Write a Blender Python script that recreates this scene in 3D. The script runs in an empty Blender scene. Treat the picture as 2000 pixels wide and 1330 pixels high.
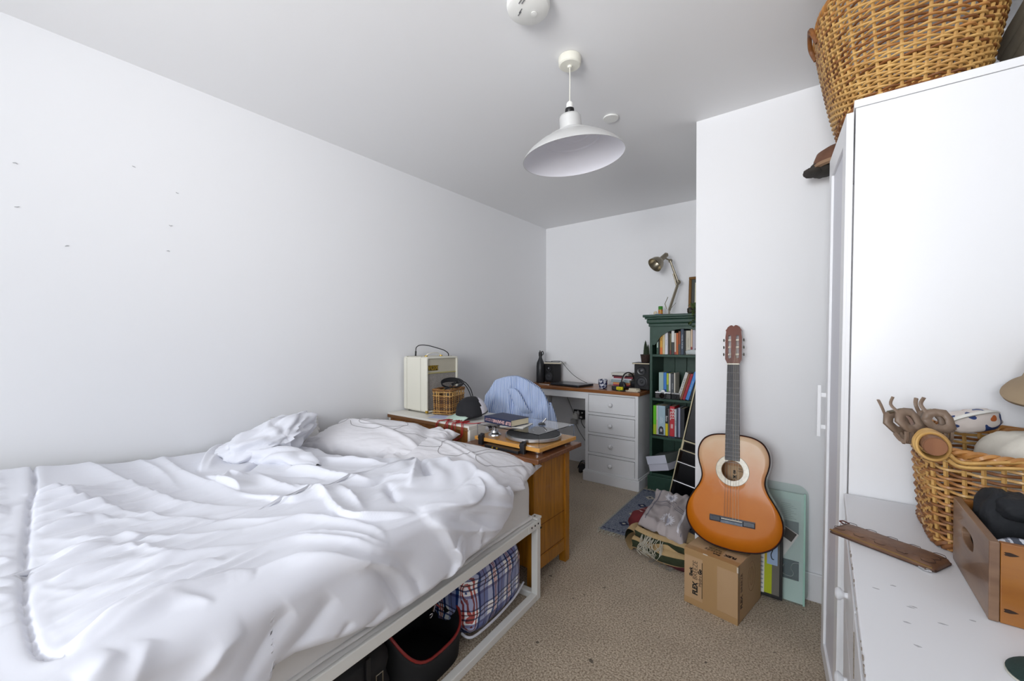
import bpy, bmesh, math, random
import numpy as np
from math import sin, cos, pi, radians, sqrt, exp, atan2
from mathutils import Vector, Matrix, noise
C = bpy.context.scene.collection
random.seed(7)

# ---------------------------------------------------------------- camera, light, exposure
cd = bpy.data.cameras.new('camera'); cam = bpy.data.objects.new('camera', cd); C.objects.link(cam)
bpy.context.scene.camera = cam
cam.location = (0, 0, 1.2)
cam.rotation_euler = (radians(89.5), 0, radians(37.4))
cd.sensor_width = 36; cd.lens = 36*802/2000; cd.shift_y = 7/2000; cd.clip_start = .02

H_ = 2.365; XL = -2.33; YB = 3.635; XR = .60; YW = 2.344; XC = -.554; YR = -3.0
W = bpy.data.worlds.new('world'); bpy.context.scene.world = W; W.use_nodes = True
bgn = W.node_tree.nodes['Background']; bgn.inputs[0].default_value = (.78, .89, 1.0, 1); bgn.inputs[1].default_value = 1.5
def area(name, loc, rot, sx, sy, e, col):
    l = bpy.data.lights.new(name, 'AREA'); l.shape = 'RECTANGLE'; l.size = sx; l.size_y = sy; l.energy = e; l.color = col
    o = bpy.data.objects.new(name, l); o.location = loc; o.rotation_euler = rot; C.objects.link(o); return o
area('window_daylight', (-.55, YR-.12, 1.75), (radians(90), 0, 0), 1.7, 1.2, 48, (.90, .95, 1.0))
fl_ = bpy.data.lights.new('added_fill_spot', 'SPOT'); fl_.energy = 150; fl_.color = (1, .99, .98); fl_.spot_size = radians(84); fl_.spot_blend = 1; fl_.shadow_soft_size = .45  # unseen fill light, added to lift the ceiling and the dim far alcove
flo = bpy.data.objects.new('added_fill_spot', fl_); flo.location = (-.25, -1.6, 1.35); flo.rotation_euler = (radians(111), 0, radians(17)); C.objects.link(flo)
vs = bpy.context.scene.view_settings
vs.view_transform = 'Standard'; vs.look = 'None'; vs.exposure = 0.68; vs.gamma = 1; vs.use_curve_mapping = False

# ---------------------------------------------------------------- materials
def H(h):
    v = [int(h[i:i+2], 16)/255 for i in (0, 2, 4)]
    return tuple(x/12.92 if x <= .04045 else ((x+.055)/1.055)**2.4 for x in v)+(1,)
MC = {}
def mat(n, c, r=.5, m=0, ns=0, na=0, c2=None, bs=0, ba=0, bd=.002, coat=0, tr=0, al=1, st=(1, 1, 1), sh=0, det=3, ior=None):
    if n in MC: return MC[n]
    M_ = bpy.data.materials.new(n); M_.use_nodes = True; nt = M_.node_tree; b = nt.nodes['Principled BSDF']
    c = H(c) if isinstance(c, str) else c
    b.inputs['Base Color'].default_value = c; b.inputs['Roughness'].default_value = r; b.inputs['Metallic'].default_value = m
    b.inputs['Coat Weight'].default_value = coat; b.inputs['Coat Roughness'].default_value = .08
    b.inputs['Transmission Weight'].default_value = tr; b.inputs['Alpha'].default_value = al
    b.inputs['Sheen Weight'].default_value = sh
    if ior: b.inputs['IOR'].default_value = ior
    if ns or bs:
        tc = nt.nodes.new('ShaderNodeTexCoord'); mp = nt.nodes.new('ShaderNodeMapping'); mp.inputs['Scale'].default_value = st
        nt.links.new(tc.outputs['Object'], mp.inputs[0])
    if ns:
        t = nt.nodes.new('ShaderNodeTexNoise'); t.inputs['Scale'].default_value = ns; t.inputs['Detail'].default_value = det
        nt.links.new(mp.outputs[0], t.inputs['Vector'])
        rp = nt.nodes.new('ShaderNodeValToRGB'); rp.color_ramp.elements[0].position = .35; rp.color_ramp.elements[1].position = .68
        c2 = H(c2) if isinstance(c2, str) else (c2 or tuple(x*.6 for x in c[:3])+(1,))
        k = na
        rp.color_ramp.elements[0].color = c
        rp.color_ramp.elements[1].color = tuple(c[i]*(1-k)+c2[i]*k for i in range(3))+(1,)
        nt.links.new(t.outputs[0], rp.inputs[0]); nt.links.new(rp.outputs[0], b.inputs['Base Color'])
    if bs:
        t = nt.nodes.new('ShaderNodeTexNoise'); t.inputs['Scale'].default_value = bs; t.inputs['Detail'].default_value = 4
        nt.links.new(mp.outputs[0], t.inputs['Vector'])
        bp = nt.nodes.new('ShaderNodeBump'); bp.inputs['Strength'].default_value = ba; bp.inputs['Distance'].default_value = bd
        nt.links.new(t.outputs[0], bp.inputs['Height']); nt.links.new(bp.outputs[0], b.inputs['Normal'])
    MC[n] = M_; return M_
def nodes(n):
    m = MC[n]; return m, m.node_tree, m.node_tree.nodes['Principled BSDF']
def stripes(n, axis, bands, base, scale, src='Object'):
    """material with hard colour stripes along one axis; bands = [(pos, hex), ...] over one repeat"""
    m = mat(n, base, .8); nt = m.node_tree; b = nt.nodes['Principled BSDF']
    tc = nt.nodes.new('ShaderNodeTexCoord'); sp = nt.nodes.new('ShaderNodeSeparateXYZ'); nt.links.new(tc.outputs[src], sp.inputs[0])
    mu = nt.nodes.new('ShaderNodeMath'); mu.operation = 'MULTIPLY'; mu.inputs[1].default_value = scale
    nt.links.new(sp.outputs[axis], mu.inputs[0])
    fr = nt.nodes.new('ShaderNodeMath'); fr.operation = 'FRACT'; nt.links.new(mu.outputs[0], fr.inputs[0])
    rp = nt.nodes.new('ShaderNodeValToRGB'); rp.color_ramp.interpolation = 'CONSTANT'
    el = rp.color_ramp.elements; el[0].position = 0; el[0].color = H(bands[0][1]); el[1].position = bands[1][0]; el[1].color = H(bands[1][1])
    for p, h in bands[2:]:
        e = el.new(p); e.color = H(h)
    nt.links.new(fr.outputs[0], rp.inputs[0]); nt.links.new(rp.outputs[0], b.inputs['Base Color'])
    return m, nt, b, rp

WALL = mat('wall_paint', 'efeff1', .75, bs=260, ba=.05, bd=.001)
CEIL = mat('ceiling_paint', 'f2f2f3', .8, bs=200, ba=.05, bd=.001)
WHITE = mat('white_paint', 'ececee', .42, bs=60, ba=.03, bd=.001)
FOIL = mat('white_foil', 'f0f0f2', .33)
PLASTIC = mat('white_plastic', 'eeeeea', .35)
SHEET = mat('bed_linen', 'eaebf3', .85, bs=900, ba=.08, bd=.0006, sh=.2)
SHEET2 = mat('fitted_sheet', 'dedbd8', .88, bs=900, ba=.08, bd=.0006, sh=.2)
BLACK = mat('black_plastic', '141416', .42)
BLKSATIN = mat('black_satin', '1b1c20', .35)
BLKGLOSS = mat('black_gloss', '0c0b0d', .12, coat=.6)
RUBBER = mat('black_rubber', '17171a', .55)
CHROME = mat('chrome', 'd8d8da', .16, 1)
STEEL = mat('brushed_steel', '9f9786', .33, 1, bs=300, ba=.05)
ALU = mat('aluminium', 'd0d1d3', .3, 1)
PAPER = mat('paper', 'e9e7e0', .8)
PAGES = mat('book_pages', 'd9cdb0', .9, ns=1, na=.5, st=(1, 1, 900))
PINE = mat('stained_pine', 'b87a1c', .38, ns=7, na=.7, c2='82500d', st=(9, 9, .8), coat=.25, det=5)
PINED = mat('pine_top', '7a4a26', .4, ns=7, na=.7, c2='55301a', st=(.8, 9, 9), coat=.2, det=5)
OAK = mat('desk_wood', '9a5f2c', .38, ns=8, na=.7, c2='6d3f1b', st=(.7, 8, 8), coat=.3, det=5)
GREEN = mat('green_paint', '2c4a3d', .42, ns=30, na=.3, c2='1f382f', bs=40, ba=.05)
WICK = mat('willow', 'c1894a', .5, ns=26, na=.8, c2='8a5422', coat=.15, bs=90, ba=.2, bd=.001)
WICKL = mat('pale_willow', 'd6ab66', .48, ns=24, na=.7, c2='a8763a', coat=.15)
WICKD = mat('dark_willow', '8f5a2a', .55, ns=24, na=.7, c2='5a3316')
CARD = mat('cardboard', 'bf9d78', .85, ns=3, na=.35, c2='a98659', bs=150, ba=.05)
TAPE = mat('packing_tape', 'b08c60', .35, coat=.2)
INK = mat('black_ink', '15120f', .7)
GLASS = mat('clear_acrylic', 'ffffff', .03, tr=1, ior=1.2)

# ---------------------------------------------------------------- mesh builder
def basis(d):
    d = Vector(d).normalized(); a = Vector((0, 0, 1)) if abs(d.z) < .9 else Vector((1, 0, 0))
    x = a.cross(d).normalized(); return x, d.cross(x).normalized(), d
class M:
    def __init__(s): s.v = []; s.f = []; s.m = []
    def add(s, v, f, mi=0):
        o = len(s.v); s.v += [tuple(p) for p in v]; s.f += [tuple(i+o for i in q) for q in f]; s.m += [mi]*len(f); return s
    def box(s, a, b, mi=0, T=None):
        v = [Vector((x, y, z)) for x in (a[0], b[0]) for y in (a[1], b[1]) for z in (a[2], b[2])]
        if T is not None: v = [T @ p for p in v]
        return s.add(v, [(0, 1, 3, 2), (4, 6, 7, 5), (0, 4, 5, 1), (2, 3, 7, 6), (0, 2, 6, 4), (1, 5, 7, 3)], mi)
    def cyl(s, p0, p1, r0, r1=None, n=16, cap=True, mi=0):
        r1 = r0 if r1 is None else r1; p0 = Vector(p0); p1 = Vector(p1); x, y, d = basis(p1-p0)
        v = [p+(x*cos(2*pi*i/n)+y*sin(2*pi*i/n))*r for p, r in ((p0, r0), (p1, r1)) for i in range(n)]
        f = [(i, (i+1) % n, n+(i+1) % n, n+i) for i in range(n)]
        if cap: f += [tuple(range(n-1, -1, -1)), tuple(range(n, 2*n))]
        return s.add(v, f, mi)
    def tube(s, pts, r, n=6, closed=False, cap=True, mi=0, sq=1.0):
        pts = [Vector(p) for p in pts]; k = len(pts); R = r if hasattr(r, '__len__') else [r]*k
        t = [((pts[(i+1) % k]-pts[i-1]) if closed or 0 < i < k-1 else (pts[1]-pts[0] if i == 0 else pts[-1]-pts[-2])).normalized() for i in range(k)]
        x, y, _ = basis(t[0]); v = []
        for i in range(k):
            x = (x-t[i]*x.dot(t[i])).normalized(); y = t[i].cross(x)
            v += [pts[i]+(x*cos(2*pi*j/n)+y*sin(2*pi*j/n)*sq)*R[i] for j in range(n)]
        f = [(i*n+j, i*n+(j+1) % n, ((i+1) % k)*n+(j+1) % n, ((i+1) % k)*n+j) for i in range(k if closed else k-1) for j in range(n)]
        if cap and not closed: f += [tuple(range(n-1, -1, -1)), tuple(range((k-1)*n, k*n))]
        return s.add(v, f, mi)
    def lathe(s, prof, n=32, T=None, mi=0, cap=False):
        v = [Vector((r*cos(2*pi*i/n), r*sin(2*pi*i/n), z)) for r, z in prof for i in range(n)]
        if T is not None: v = [T @ p for p in v]
        f = [(k*n+i, k*n+(i+1) % n, (k+1)*n+(i+1) % n, (k+1)*n+i) for k in range(len(prof)-1) for i in range(n)]
        if cap: f += [tuple(range(n-1, -1, -1)), tuple(range((len(prof)-1)*n, len(prof)*n))]
        return s.add(v, f, mi)
    def grid(s, P, cu=False, cv=False, mi=0):
        nu = len(P); nv = len(P[0]); v = [tuple(q) for row in P for q in row]
        f = [(i*nv+j, ((i+1) % nu)*nv+j, ((i+1) % nu)*nv+(j+1) % nv, i*nv+(j+1) % nv) for i in range(nu if cu else nu-1) for j in range(nv if cv else nv-1)]
        return s.add(v, f, mi)
    def prism(s, poly, z0, z1, T=None, mi=0, caps=True):
        n = len(poly); v = [Vector((x, y, z)) for z in (z0, z1) for x, y in poly]
        if T is not None: v = [T @ p for p in v]
        f = [(i, (i+1) % n, n+(i+1) % n, n+i) for i in range(n)]
        if caps: f += [tuple(range(n-1, -1, -1)), tuple(range(n, 2*n))]
        return s.add(v, f, mi)
    def build(s, name, mats, parent=None, smooth=0, bev=0, sub=0, loc=None, rot=None, seg=2, thick=0, fix=True):
        me = bpy.data.meshes.new(name); me.from_pydata(s.v, [], s.f)
        mats = mats if isinstance(mats, (list, tuple)) else [mats]
        for m_ in mats: me.materials.append(m_)
        if len(mats) > 1: me.polygons.foreach_set('material_index', s.m)
        if fix:
            bm = bmesh.new(); bm.from_mesh(me); bmesh.ops.recalc_face_normals(bm, faces=bm.faces); bm.to_mesh(me); bm.free()
        if smooth:
            me.polygons.foreach_set('use_smooth', [True]*len(me.polygons)); me.set_sharp_from_angle(angle=radians(smooth))
        o = bpy.data.objects.new(name, me); C.objects.link(o)
        if parent is not None: o.parent = parent
        if loc: o.location = loc
        if rot: o.rotation_euler = rot
        if thick: md = o.modifiers.new('s', 'SOLIDIFY'); md.thickness = thick; md.offset = 0
        if bev:
            md = o.modifiers.new('b', 'BEVEL'); md.width = bev; md.segments = seg; md.limit_method = 'ANGLE'; md.angle_limit = radians(40)
        if sub: md = o.modifiers.new('u', 'SUBSURF'); md.levels = sub; md.render_levels = sub
        return o
def thing(name, label, cat, loc=(0, 0, 0), rz=0, group=None, rot=None, mw=None):
    o = bpy.data.objects.new(name, None); o.empty_display_size = .05; C.objects.link(o)
    if mw is not None: o.matrix_world = mw
    else: o.location = loc; o.rotation_euler = rot or (0, 0, rz)
    o['label'] = label; o['category'] = cat
    if group: o['group'] = group
    return o
def tag(o, label, cat, group=None):
    o['label'] = label; o['category'] = cat
    if group: o['group'] = group
    return o
def struct(o): o['kind'] = 'structure'; return o
def bx(name, a, b, m_, parent=None, bev=.002, label=None, **k):
    o = M().box(a, b).build(name, m_, parent, bev=bev, **k)
    if label: o['label'] = label
    return o
def text(name, body, size, m_, parent, T, ext=.0003, align='CENTER', sx=1, bold=0):
    cu = bpy.data.curves.new(name, 'FONT'); cu.body = body; cu.size = size; cu.extrude = ext; cu.align_x = align; cu.align_y = 'CENTER'; cu.offset = bold
    cu.resolution_u = 2
    t = bpy.data.objects.new(name, cu); C.objects.link(t)
    dg = bpy.context.evaluated_depsgraph_get(); me = bpy.data.meshes.new_from_object(t.evaluated_get(dg))
    C.objects.unlink(t); bpy.data.objects.remove(t)
    me.transform(T @ Matrix.Diagonal((sx, 1, 1, 1))); me.materials.clear(); me.materials.append(m_)
    o = bpy.data.objects.new(name, me); C.objects.link(o); o.parent = parent; return o
def TR(x, y, z, rx=0, ry=0, rz=0):
    return Matrix.Translation((x, y, z)) @ Matrix.Rotation(rz, 4, 'Z') @ Matrix.Rotation(ry, 4, 'Y') @ Matrix.Rotation(rx, 4, 'X')
def axes(o, x, z):
    x = Vector(x).normalized(); z = Vector(z); z = (z-x*z.dot(x)).normalized(); y = z.cross(x)
    m_ = Matrix((x, y, z)).transposed().to_4x4(); m_.translation = o; return m_
def cr(pts, k=6, closed=False):
    """Catmull-Rom through pts"""
    P = [Vector(p) for p in pts]; n = len(P); out = []
    for i in range(n if closed else n-1):
        a = P[(i-1) % n] if closed or i else P[0]; b = P[i]; c = P[(i+1) % n]; d = P[(i+2) % n] if closed or i+2 < n else P[-1]
        for j in range(k):
            t = j/k; out.append(.5*((2*b)+(c-a)*t+(2*a-5*b+4*c-d)*t*t+(3*b-a-3*c+d)*t**3))
    if not closed: out.append(P[-1])
    return out
def rect_round(w, h, r, n=4):
    out = []
    for cx, cy, a in ((w-r, h-r, 0), (-w+r, h-r, 90), (-w+r, -h+r, 180), (w-r, -h+r, 270)):
        for i in range(n+1):
            t = radians(a+90*i/n); out.append((cx+r*cos(t), cy+r*sin(t)))
    return out
def nz(x, y, z=0): return noise.noise(Vector((x, y, z)))

# ================================================================ THE ROOM
fl = mat('carpet', 'a08c76', .95, sh=.3); nt = fl.node_tree; b = nt.nodes['Principled BSDF']
tc = nt.nodes.new('ShaderNodeTexCoord')
def noi(sc, det=2):
    t = nt.nodes.new('ShaderNodeTexNoise'); t.inputs['Scale'].default_value = sc; t.inputs['Detail'].default_value = det
    nt.links.new(tc.outputs['Object'], t.inputs['Vector']); return t
n1 = noi(150, 3); n2 = noi(5, 3); n3 = noi(24, 1)
r1 = nt.nodes.new('ShaderNodeValToRGB'); r1.color_ramp.elements[0].position = .36; r1.color_ramp.elements[1].position = .62
r1.color_ramp.elements[0].color = H('84705a'); r1.color_ramp.elements[1].color = H('cdbca4')
nt.links.new(n1.outputs[0], r1.inputs[0])
mx = nt.nodes.new('ShaderNodeMix'); mx.data_type = 'RGBA'; mx.blend_type = 'MULTIPLY'; mx.inputs[0].default_value = .35
r2 = nt.nodes.new('ShaderNodeValToRGB'); r2.color_ramp.elements[0].position = .35; r2.color_ramp.elements[1].position = .6
r2.color_ramp.elements[0].color = (.72, .70, .68, 1); r2.color_ramp.elements[1].color = (1, 1, 1, 1)
nt.links.new(n2.outputs[0], r2.inputs[0]); nt.links.new(r1.outputs[0], mx.inputs[6]); nt.links.new(r2.outputs[0], mx.inputs[7])
r3 = nt.nodes.new('ShaderNodeValToRGB'); r3.color_ramp.elements[0].position = .235; r3.color_ramp.elements[1].position = .25
r3.color_ramp.elements[0].color = (.12, .1, .08, 1); r3.color_ramp.elements[1].color = (1, 1, 1, 1)
nt.links.new(n3.outputs[0], r3.inputs[0])
m2 = nt.nodes.new('ShaderNodeMix'); m2.data_type = 'RGBA'; m2.blend_type = 'MULTIPLY'; m2.inputs[0].default_value = .8
nt.links.new(mx.outputs[2], m2.inputs[6]); nt.links.new(r3.outputs[0], m2.inputs[7]); nt.links.new(m2.outputs[2], b.inputs['Base Color'])
bp = nt.nodes.new('ShaderNodeBump'); bp.inputs['Strength'].default_value = .7; bp.inputs['Distance'].default_value = .004
nt.links.new(n1.outputs[0], bp.inputs['Height']); nt.links.new(bp.outputs[0], b.inputs['Normal'])

def wall(name, a, b_, m_=WALL): return struct(M().box(a, b_).build(name, m_))
wall('floor', (XL-.1, YR-.1, -.1), (XR+.1, YB+.1, 0), fl)
wall('ceiling', (XL-.1, YR-.1, H_), (XR+.1, YB+.1, H_+.1), CEIL)
wall('wall_left', (XL-.1, YR-.1, 0), (XL, YB+.1, H_))
wall('wall_back', (XL, YB, 0), (XR+.1, YB+.1, H_))
wall('wall_right', (XR, YR-.1, 0), (XR+.1, YW, H_))
wall('wall_front', (XC, YW, 0), (XR+.1, YB, H_))       # the block of wall standing forward on the right
wx0, wx1, wz0, wz1 = -1.38, .28, 1.2, 2.3
w = M(); w.box((XL-.1, YR-.1, 0), (XR+.1, YR, wz0)); w.box((XL-.1, YR-.1, wz1), (XR+.1, YR, H_))
w.box((XL-.1, YR-.1, wz0), (wx0, YR, wz1)); w.box((wx1, YR-.1, wz0), (XR+.1, YR, wz1))
struct(w.build('wall_rear', WALL))
w = M()
for x in (wx0, (wx0+wx1)/2-.025, wx1-.05): w.box((x, YR-.09, wz0), (x+.05, YR-.03, wz1))
w.box((wx0, YR-.09, wz0), (wx1, YR-.03, wz0+.05)); w.box((wx0, YR-.09, wz1-.05), (wx1, YR-.03, wz1))
struct(w.build('window_1', WHITE, bev=.004))
def skirt(name, a, b_): struct(M().box(a, b_).build(name, WHITE, bev=.004))
skirt('baseboard_back', (XL, YB-.015, 0), (XC, YB, .13)); skirt('baseboard_left', (XL, 1.7, 0), (XL+.015, YB-.015, .13))
skirt('baseboard_front', (XC, YW-.015, 0), (XR, YW, .13))
# small scuffs left on the wall by old hooks
for i, (y, z) in enumerate(((.087, 1.84), (.408, 1.935), (.554, 1.866), (.529, 1.714), (.09, 1.684), (.213, 1.565), (.52, 1.598))):
    q = M(); pts = [(XL+.0015, y+.014*t, z+.002*sin(5*t+i)) for t in (0, .4, .8)]
    q.tube(pts, [.0012, .002, .0008], 5); o = q.build('wall_mark', mat('scuff', 'b9b9bb', .8)); o.parent = bpy.data.objects['wall_left']

# ---------------- ceiling fittings
t = thing('smoke_alarm', 'round white smoke alarm on the ceiling at the top edge', 'smoke alarm', (-.812, 1.153, H_))
M().lathe([(0, -.001), (.062, -.001), (.064, -.014), (.060, -.016)], 40).build('base', PLASTIC, t, smooth=40)
M().lathe([(.060, -.014), (.073, -.016), (.074, -.026), (.070, -.038), (.058, -.044), (0, -.046)], 48).build('cover', PLASTIC, t, smooth=40)
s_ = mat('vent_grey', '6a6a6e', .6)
for k in range(4):
    a = radians(255+k*30); q = M().box((-.010, -.0011, -.0465), (.010, .0011, -.0452), T=Matrix.Rotation(a*0+radians(-25), 4, 'Z') @ Matrix.Identity(4))
    o = q.build('vent_slot', s_, t); o.location = ((-.028, -.012), (-.018, -.020), (.004, -.052), (.012, -.046))[k]+(0,)
M().lathe([(.010, -.0455), (.011, -.048), (0, -.049)], 20).build('test_button', PLASTIC, t, smooth=40, loc=(.012, .018, 0))
t = thing('ceiling_cap', 'small flat white disc on the ceiling behind the lampshade', 'ceiling disc', (-.898, 2.024, H_))
M().lathe([(0, -.001), (.038, -.001), (.040, -.005), (.038, -.009), (0, -.010)], 36).build('disc', PLASTIC, t, smooth=40)
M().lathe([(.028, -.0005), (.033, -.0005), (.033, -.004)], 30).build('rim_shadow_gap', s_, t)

LP = Vector((-.845, 1.497, H_))
t = thing('pendant_lamp', 'white pendant lamp with a wide spun metal shade hanging from the ceiling', 'lamp', tuple(LP))
M().lathe([(0, -.001), (.046, -.001), (.047, -.010), (.045, -.030), (.040, -.034), (.010, -.035), (.008, -.042), (0, -.042)], 40).build('ceiling_rose', mat('cream_plastic', 'eae8dc', .4), t, smooth=35)
M().tube([(0, 0, -.035), (.001, 0, -.09), (0, .001, -.14), (0, 0, -.186)], .0022, 8).build('cord', mat('cord_white', 'e6e4da', .5), t, smooth=60)
M().lathe([(0, -.182), (.009, -.182), (.014, -.190), (.014, -.210), (.016, -.214), (0, -.214)], 24).build('lamp_holder', PLASTIC, t, smooth=35)
M().lathe([(0, -.210), (.018, -.210), (.019, -.220), (.015, -.231), (.010, -.236), (.010, -.245), (0, -.245)], 24).build('holder_ring', BLACK, t, smooth=35)
T0 = Matrix.Translation((0, 0, -.236)) @ Matrix.Rotation(radians(-5.5), 4, (cos(radians(37.4+90)), sin(radians(37.4+90)), 0)) @ Matrix.Rotation(radians(2), 4, (cos(radians(37.4)), sin(radians(37.4)), 0))
pr = [(.012, 0), (.040, -.003), (.044, -.010), (.045, -.058), (.050, -.064), (.075, -.074), (.079, -.080), (.084, -.081), (.112, -.094), (.116, -.100), (.122, -.101), (.150, -.117), (.185, -.143), (.206, -.166), (.2095, -.172)]
q = M(); q.lathe(pr, 72, T0); q.lathe([(r-.0022, z-.002) for r, z in pr], 72, T0, mi=1)
q.lathe([(.2095, -.172), (.2105, -.1745), (.2073, -.174)], 72, T0)
q.build('lamp_shade', [mat('shade_outside', 'd9d9d8', .28, .35), mat('shade_inside', 'f2f2fa', .5)], t, smooth=28)

# ================================================================ BED
BR = -radians(3.35)   # the bed stands a little skew to the wall; local -y is the foot, local -x the wall
BT = Matrix.Translation((-1.052, 1.596, 0)) @ Matrix.Rotation(radians(3.35), 4, 'Z')
BW, BL = 1.235, 2.02
t = thing('bed_frame', 'white square-tube metal bed frame under the mattress', 'bed', mw=BT)
PC = mat('white_powder_coat', 'e6e5e0', .4, bs=80, ba=.04)
def rail(a, b_): return M().box(a, b_).build('rail', PC, t, bev=.003)
for x in (-.032, -BW):
    rail((x, -BL+.032, .335), (x+.032, -.032, .372)); rail((x, -BL+.032, 0.0), (x+.032, -.032, .03))
for y in (-.032, -BL):
    rail((-BW+.032, y, .335), (-.032, y+.032, .372)); rail((-BW+.032, y, 0), (-.032, y+.032, .03))
for x in (-.032, -BW):
    for y in (-.032, -BL): M().box((x, y, 0), (x+.032, y+.032, .372)).build('leg', PC, t, bev=.003)
for k in range(9):
    M().box((-BW+.032, -.12-k*.22, .345), (-.032, -.19-k*.22, .36)).build('slat', mat('slat_wood', 'c9a878', .6), t, bev=.002)
M().box((-.036, -.036, .374), (.003, .003, .384)).box((.0005, -.110, .338), (.0032, -.004, .369)).build('corner_plate', PC, t, bev=.001)
for y in (-.028, -.056, -.084): M().cyl((.003, y, .358), (.0045, y, .358), .0042, n=12).build('screw_hole', INK, t)
for x, y in ((-.02, -.02), (-.028, -.075)): M().cyl((x, y, .383), (x, y, .3855), .004, n=10).build('screw_hole', INK, t)
M().box((.0012, -.006, .326), (.0046, .0026, .333)).build('joint_gap', INK, t)

def mattress():
    w, l, h, r = BW-.05, BL-.04, .195, .045
    P = []
    prof = [(-.02, 0), (0, .004)]+[(0, .02+.12*k/6) for k in range(7)]+[(r-r*cos(a), h-r+r*sin(a)) for a in (radians(15*k) for k in range(1, 7))]
    def ring(ins, z):
        rr = .06; return [(x, y) for x, y in rect_round(w/2-ins, l/2-ins, max(rr-ins, .01), 6)]
    rows = []
    for ins, z in prof:
        pts = ring(ins, z); out = []
        n = len(pts)
        for i in range(n):
            a = Vector(pts[i]); b_ = Vector(pts[(i+1) % n]); m_ = max(1, int((b_-a).length/.02))
            for j in range(m_):
                p = a.lerp(b_, j/m_); d = p.normalized()
                k = .004*nz(p.x*9+p.y*4, z*14, 3)*(1 if z > .01 else 0)+.003*nz(p.x*30, p.y*30, z*5)
                if z > .15: k *= .6
                wr = .005*max(0, nz(p.y*6+z*20, z*3, p.x*2)) if ins < .01 else 0
                out.append((p.x+d.x*(k+wr), p.y+d.y*(k+wr), z))
        rows.append(out)
    # the hem of the sheet bellies out over the rail
    for z_i, row in enumerate(rows): rows[z_i] = row
    m_ = M().grid(rows, cv=True); n = len(rows[0])
    top = rows[-1]; m_.add([(p[0], p[1], p[2]) for p in top], [tuple(range(n))])
    return m_
t = thing('mattress', 'mattress in an off-white fitted sheet on the metal bed frame', 'mattress', mw=BT @ Matrix.Translation((-BW/2-.004, -BL/2+.004, .374)))
mattress().build('fitted_sheet', SHEET2, t, smooth=60)
# gathered sheet hem lying along the right-hand rail
q = M(); pts = [(BW/2-.022+.004*nz(y*7, 0), y, .012+.004*nz(y*5, 4)) for y in np.linspace(-BL/2+.1, BL/2-.05, 90)]
q.tube(pts, [.009+.004*nz(p[1]*9, 7) for p in pts], 8, sq=.7)
q.build('sheet_hem', SHEET2, t, smooth=60)

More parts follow.
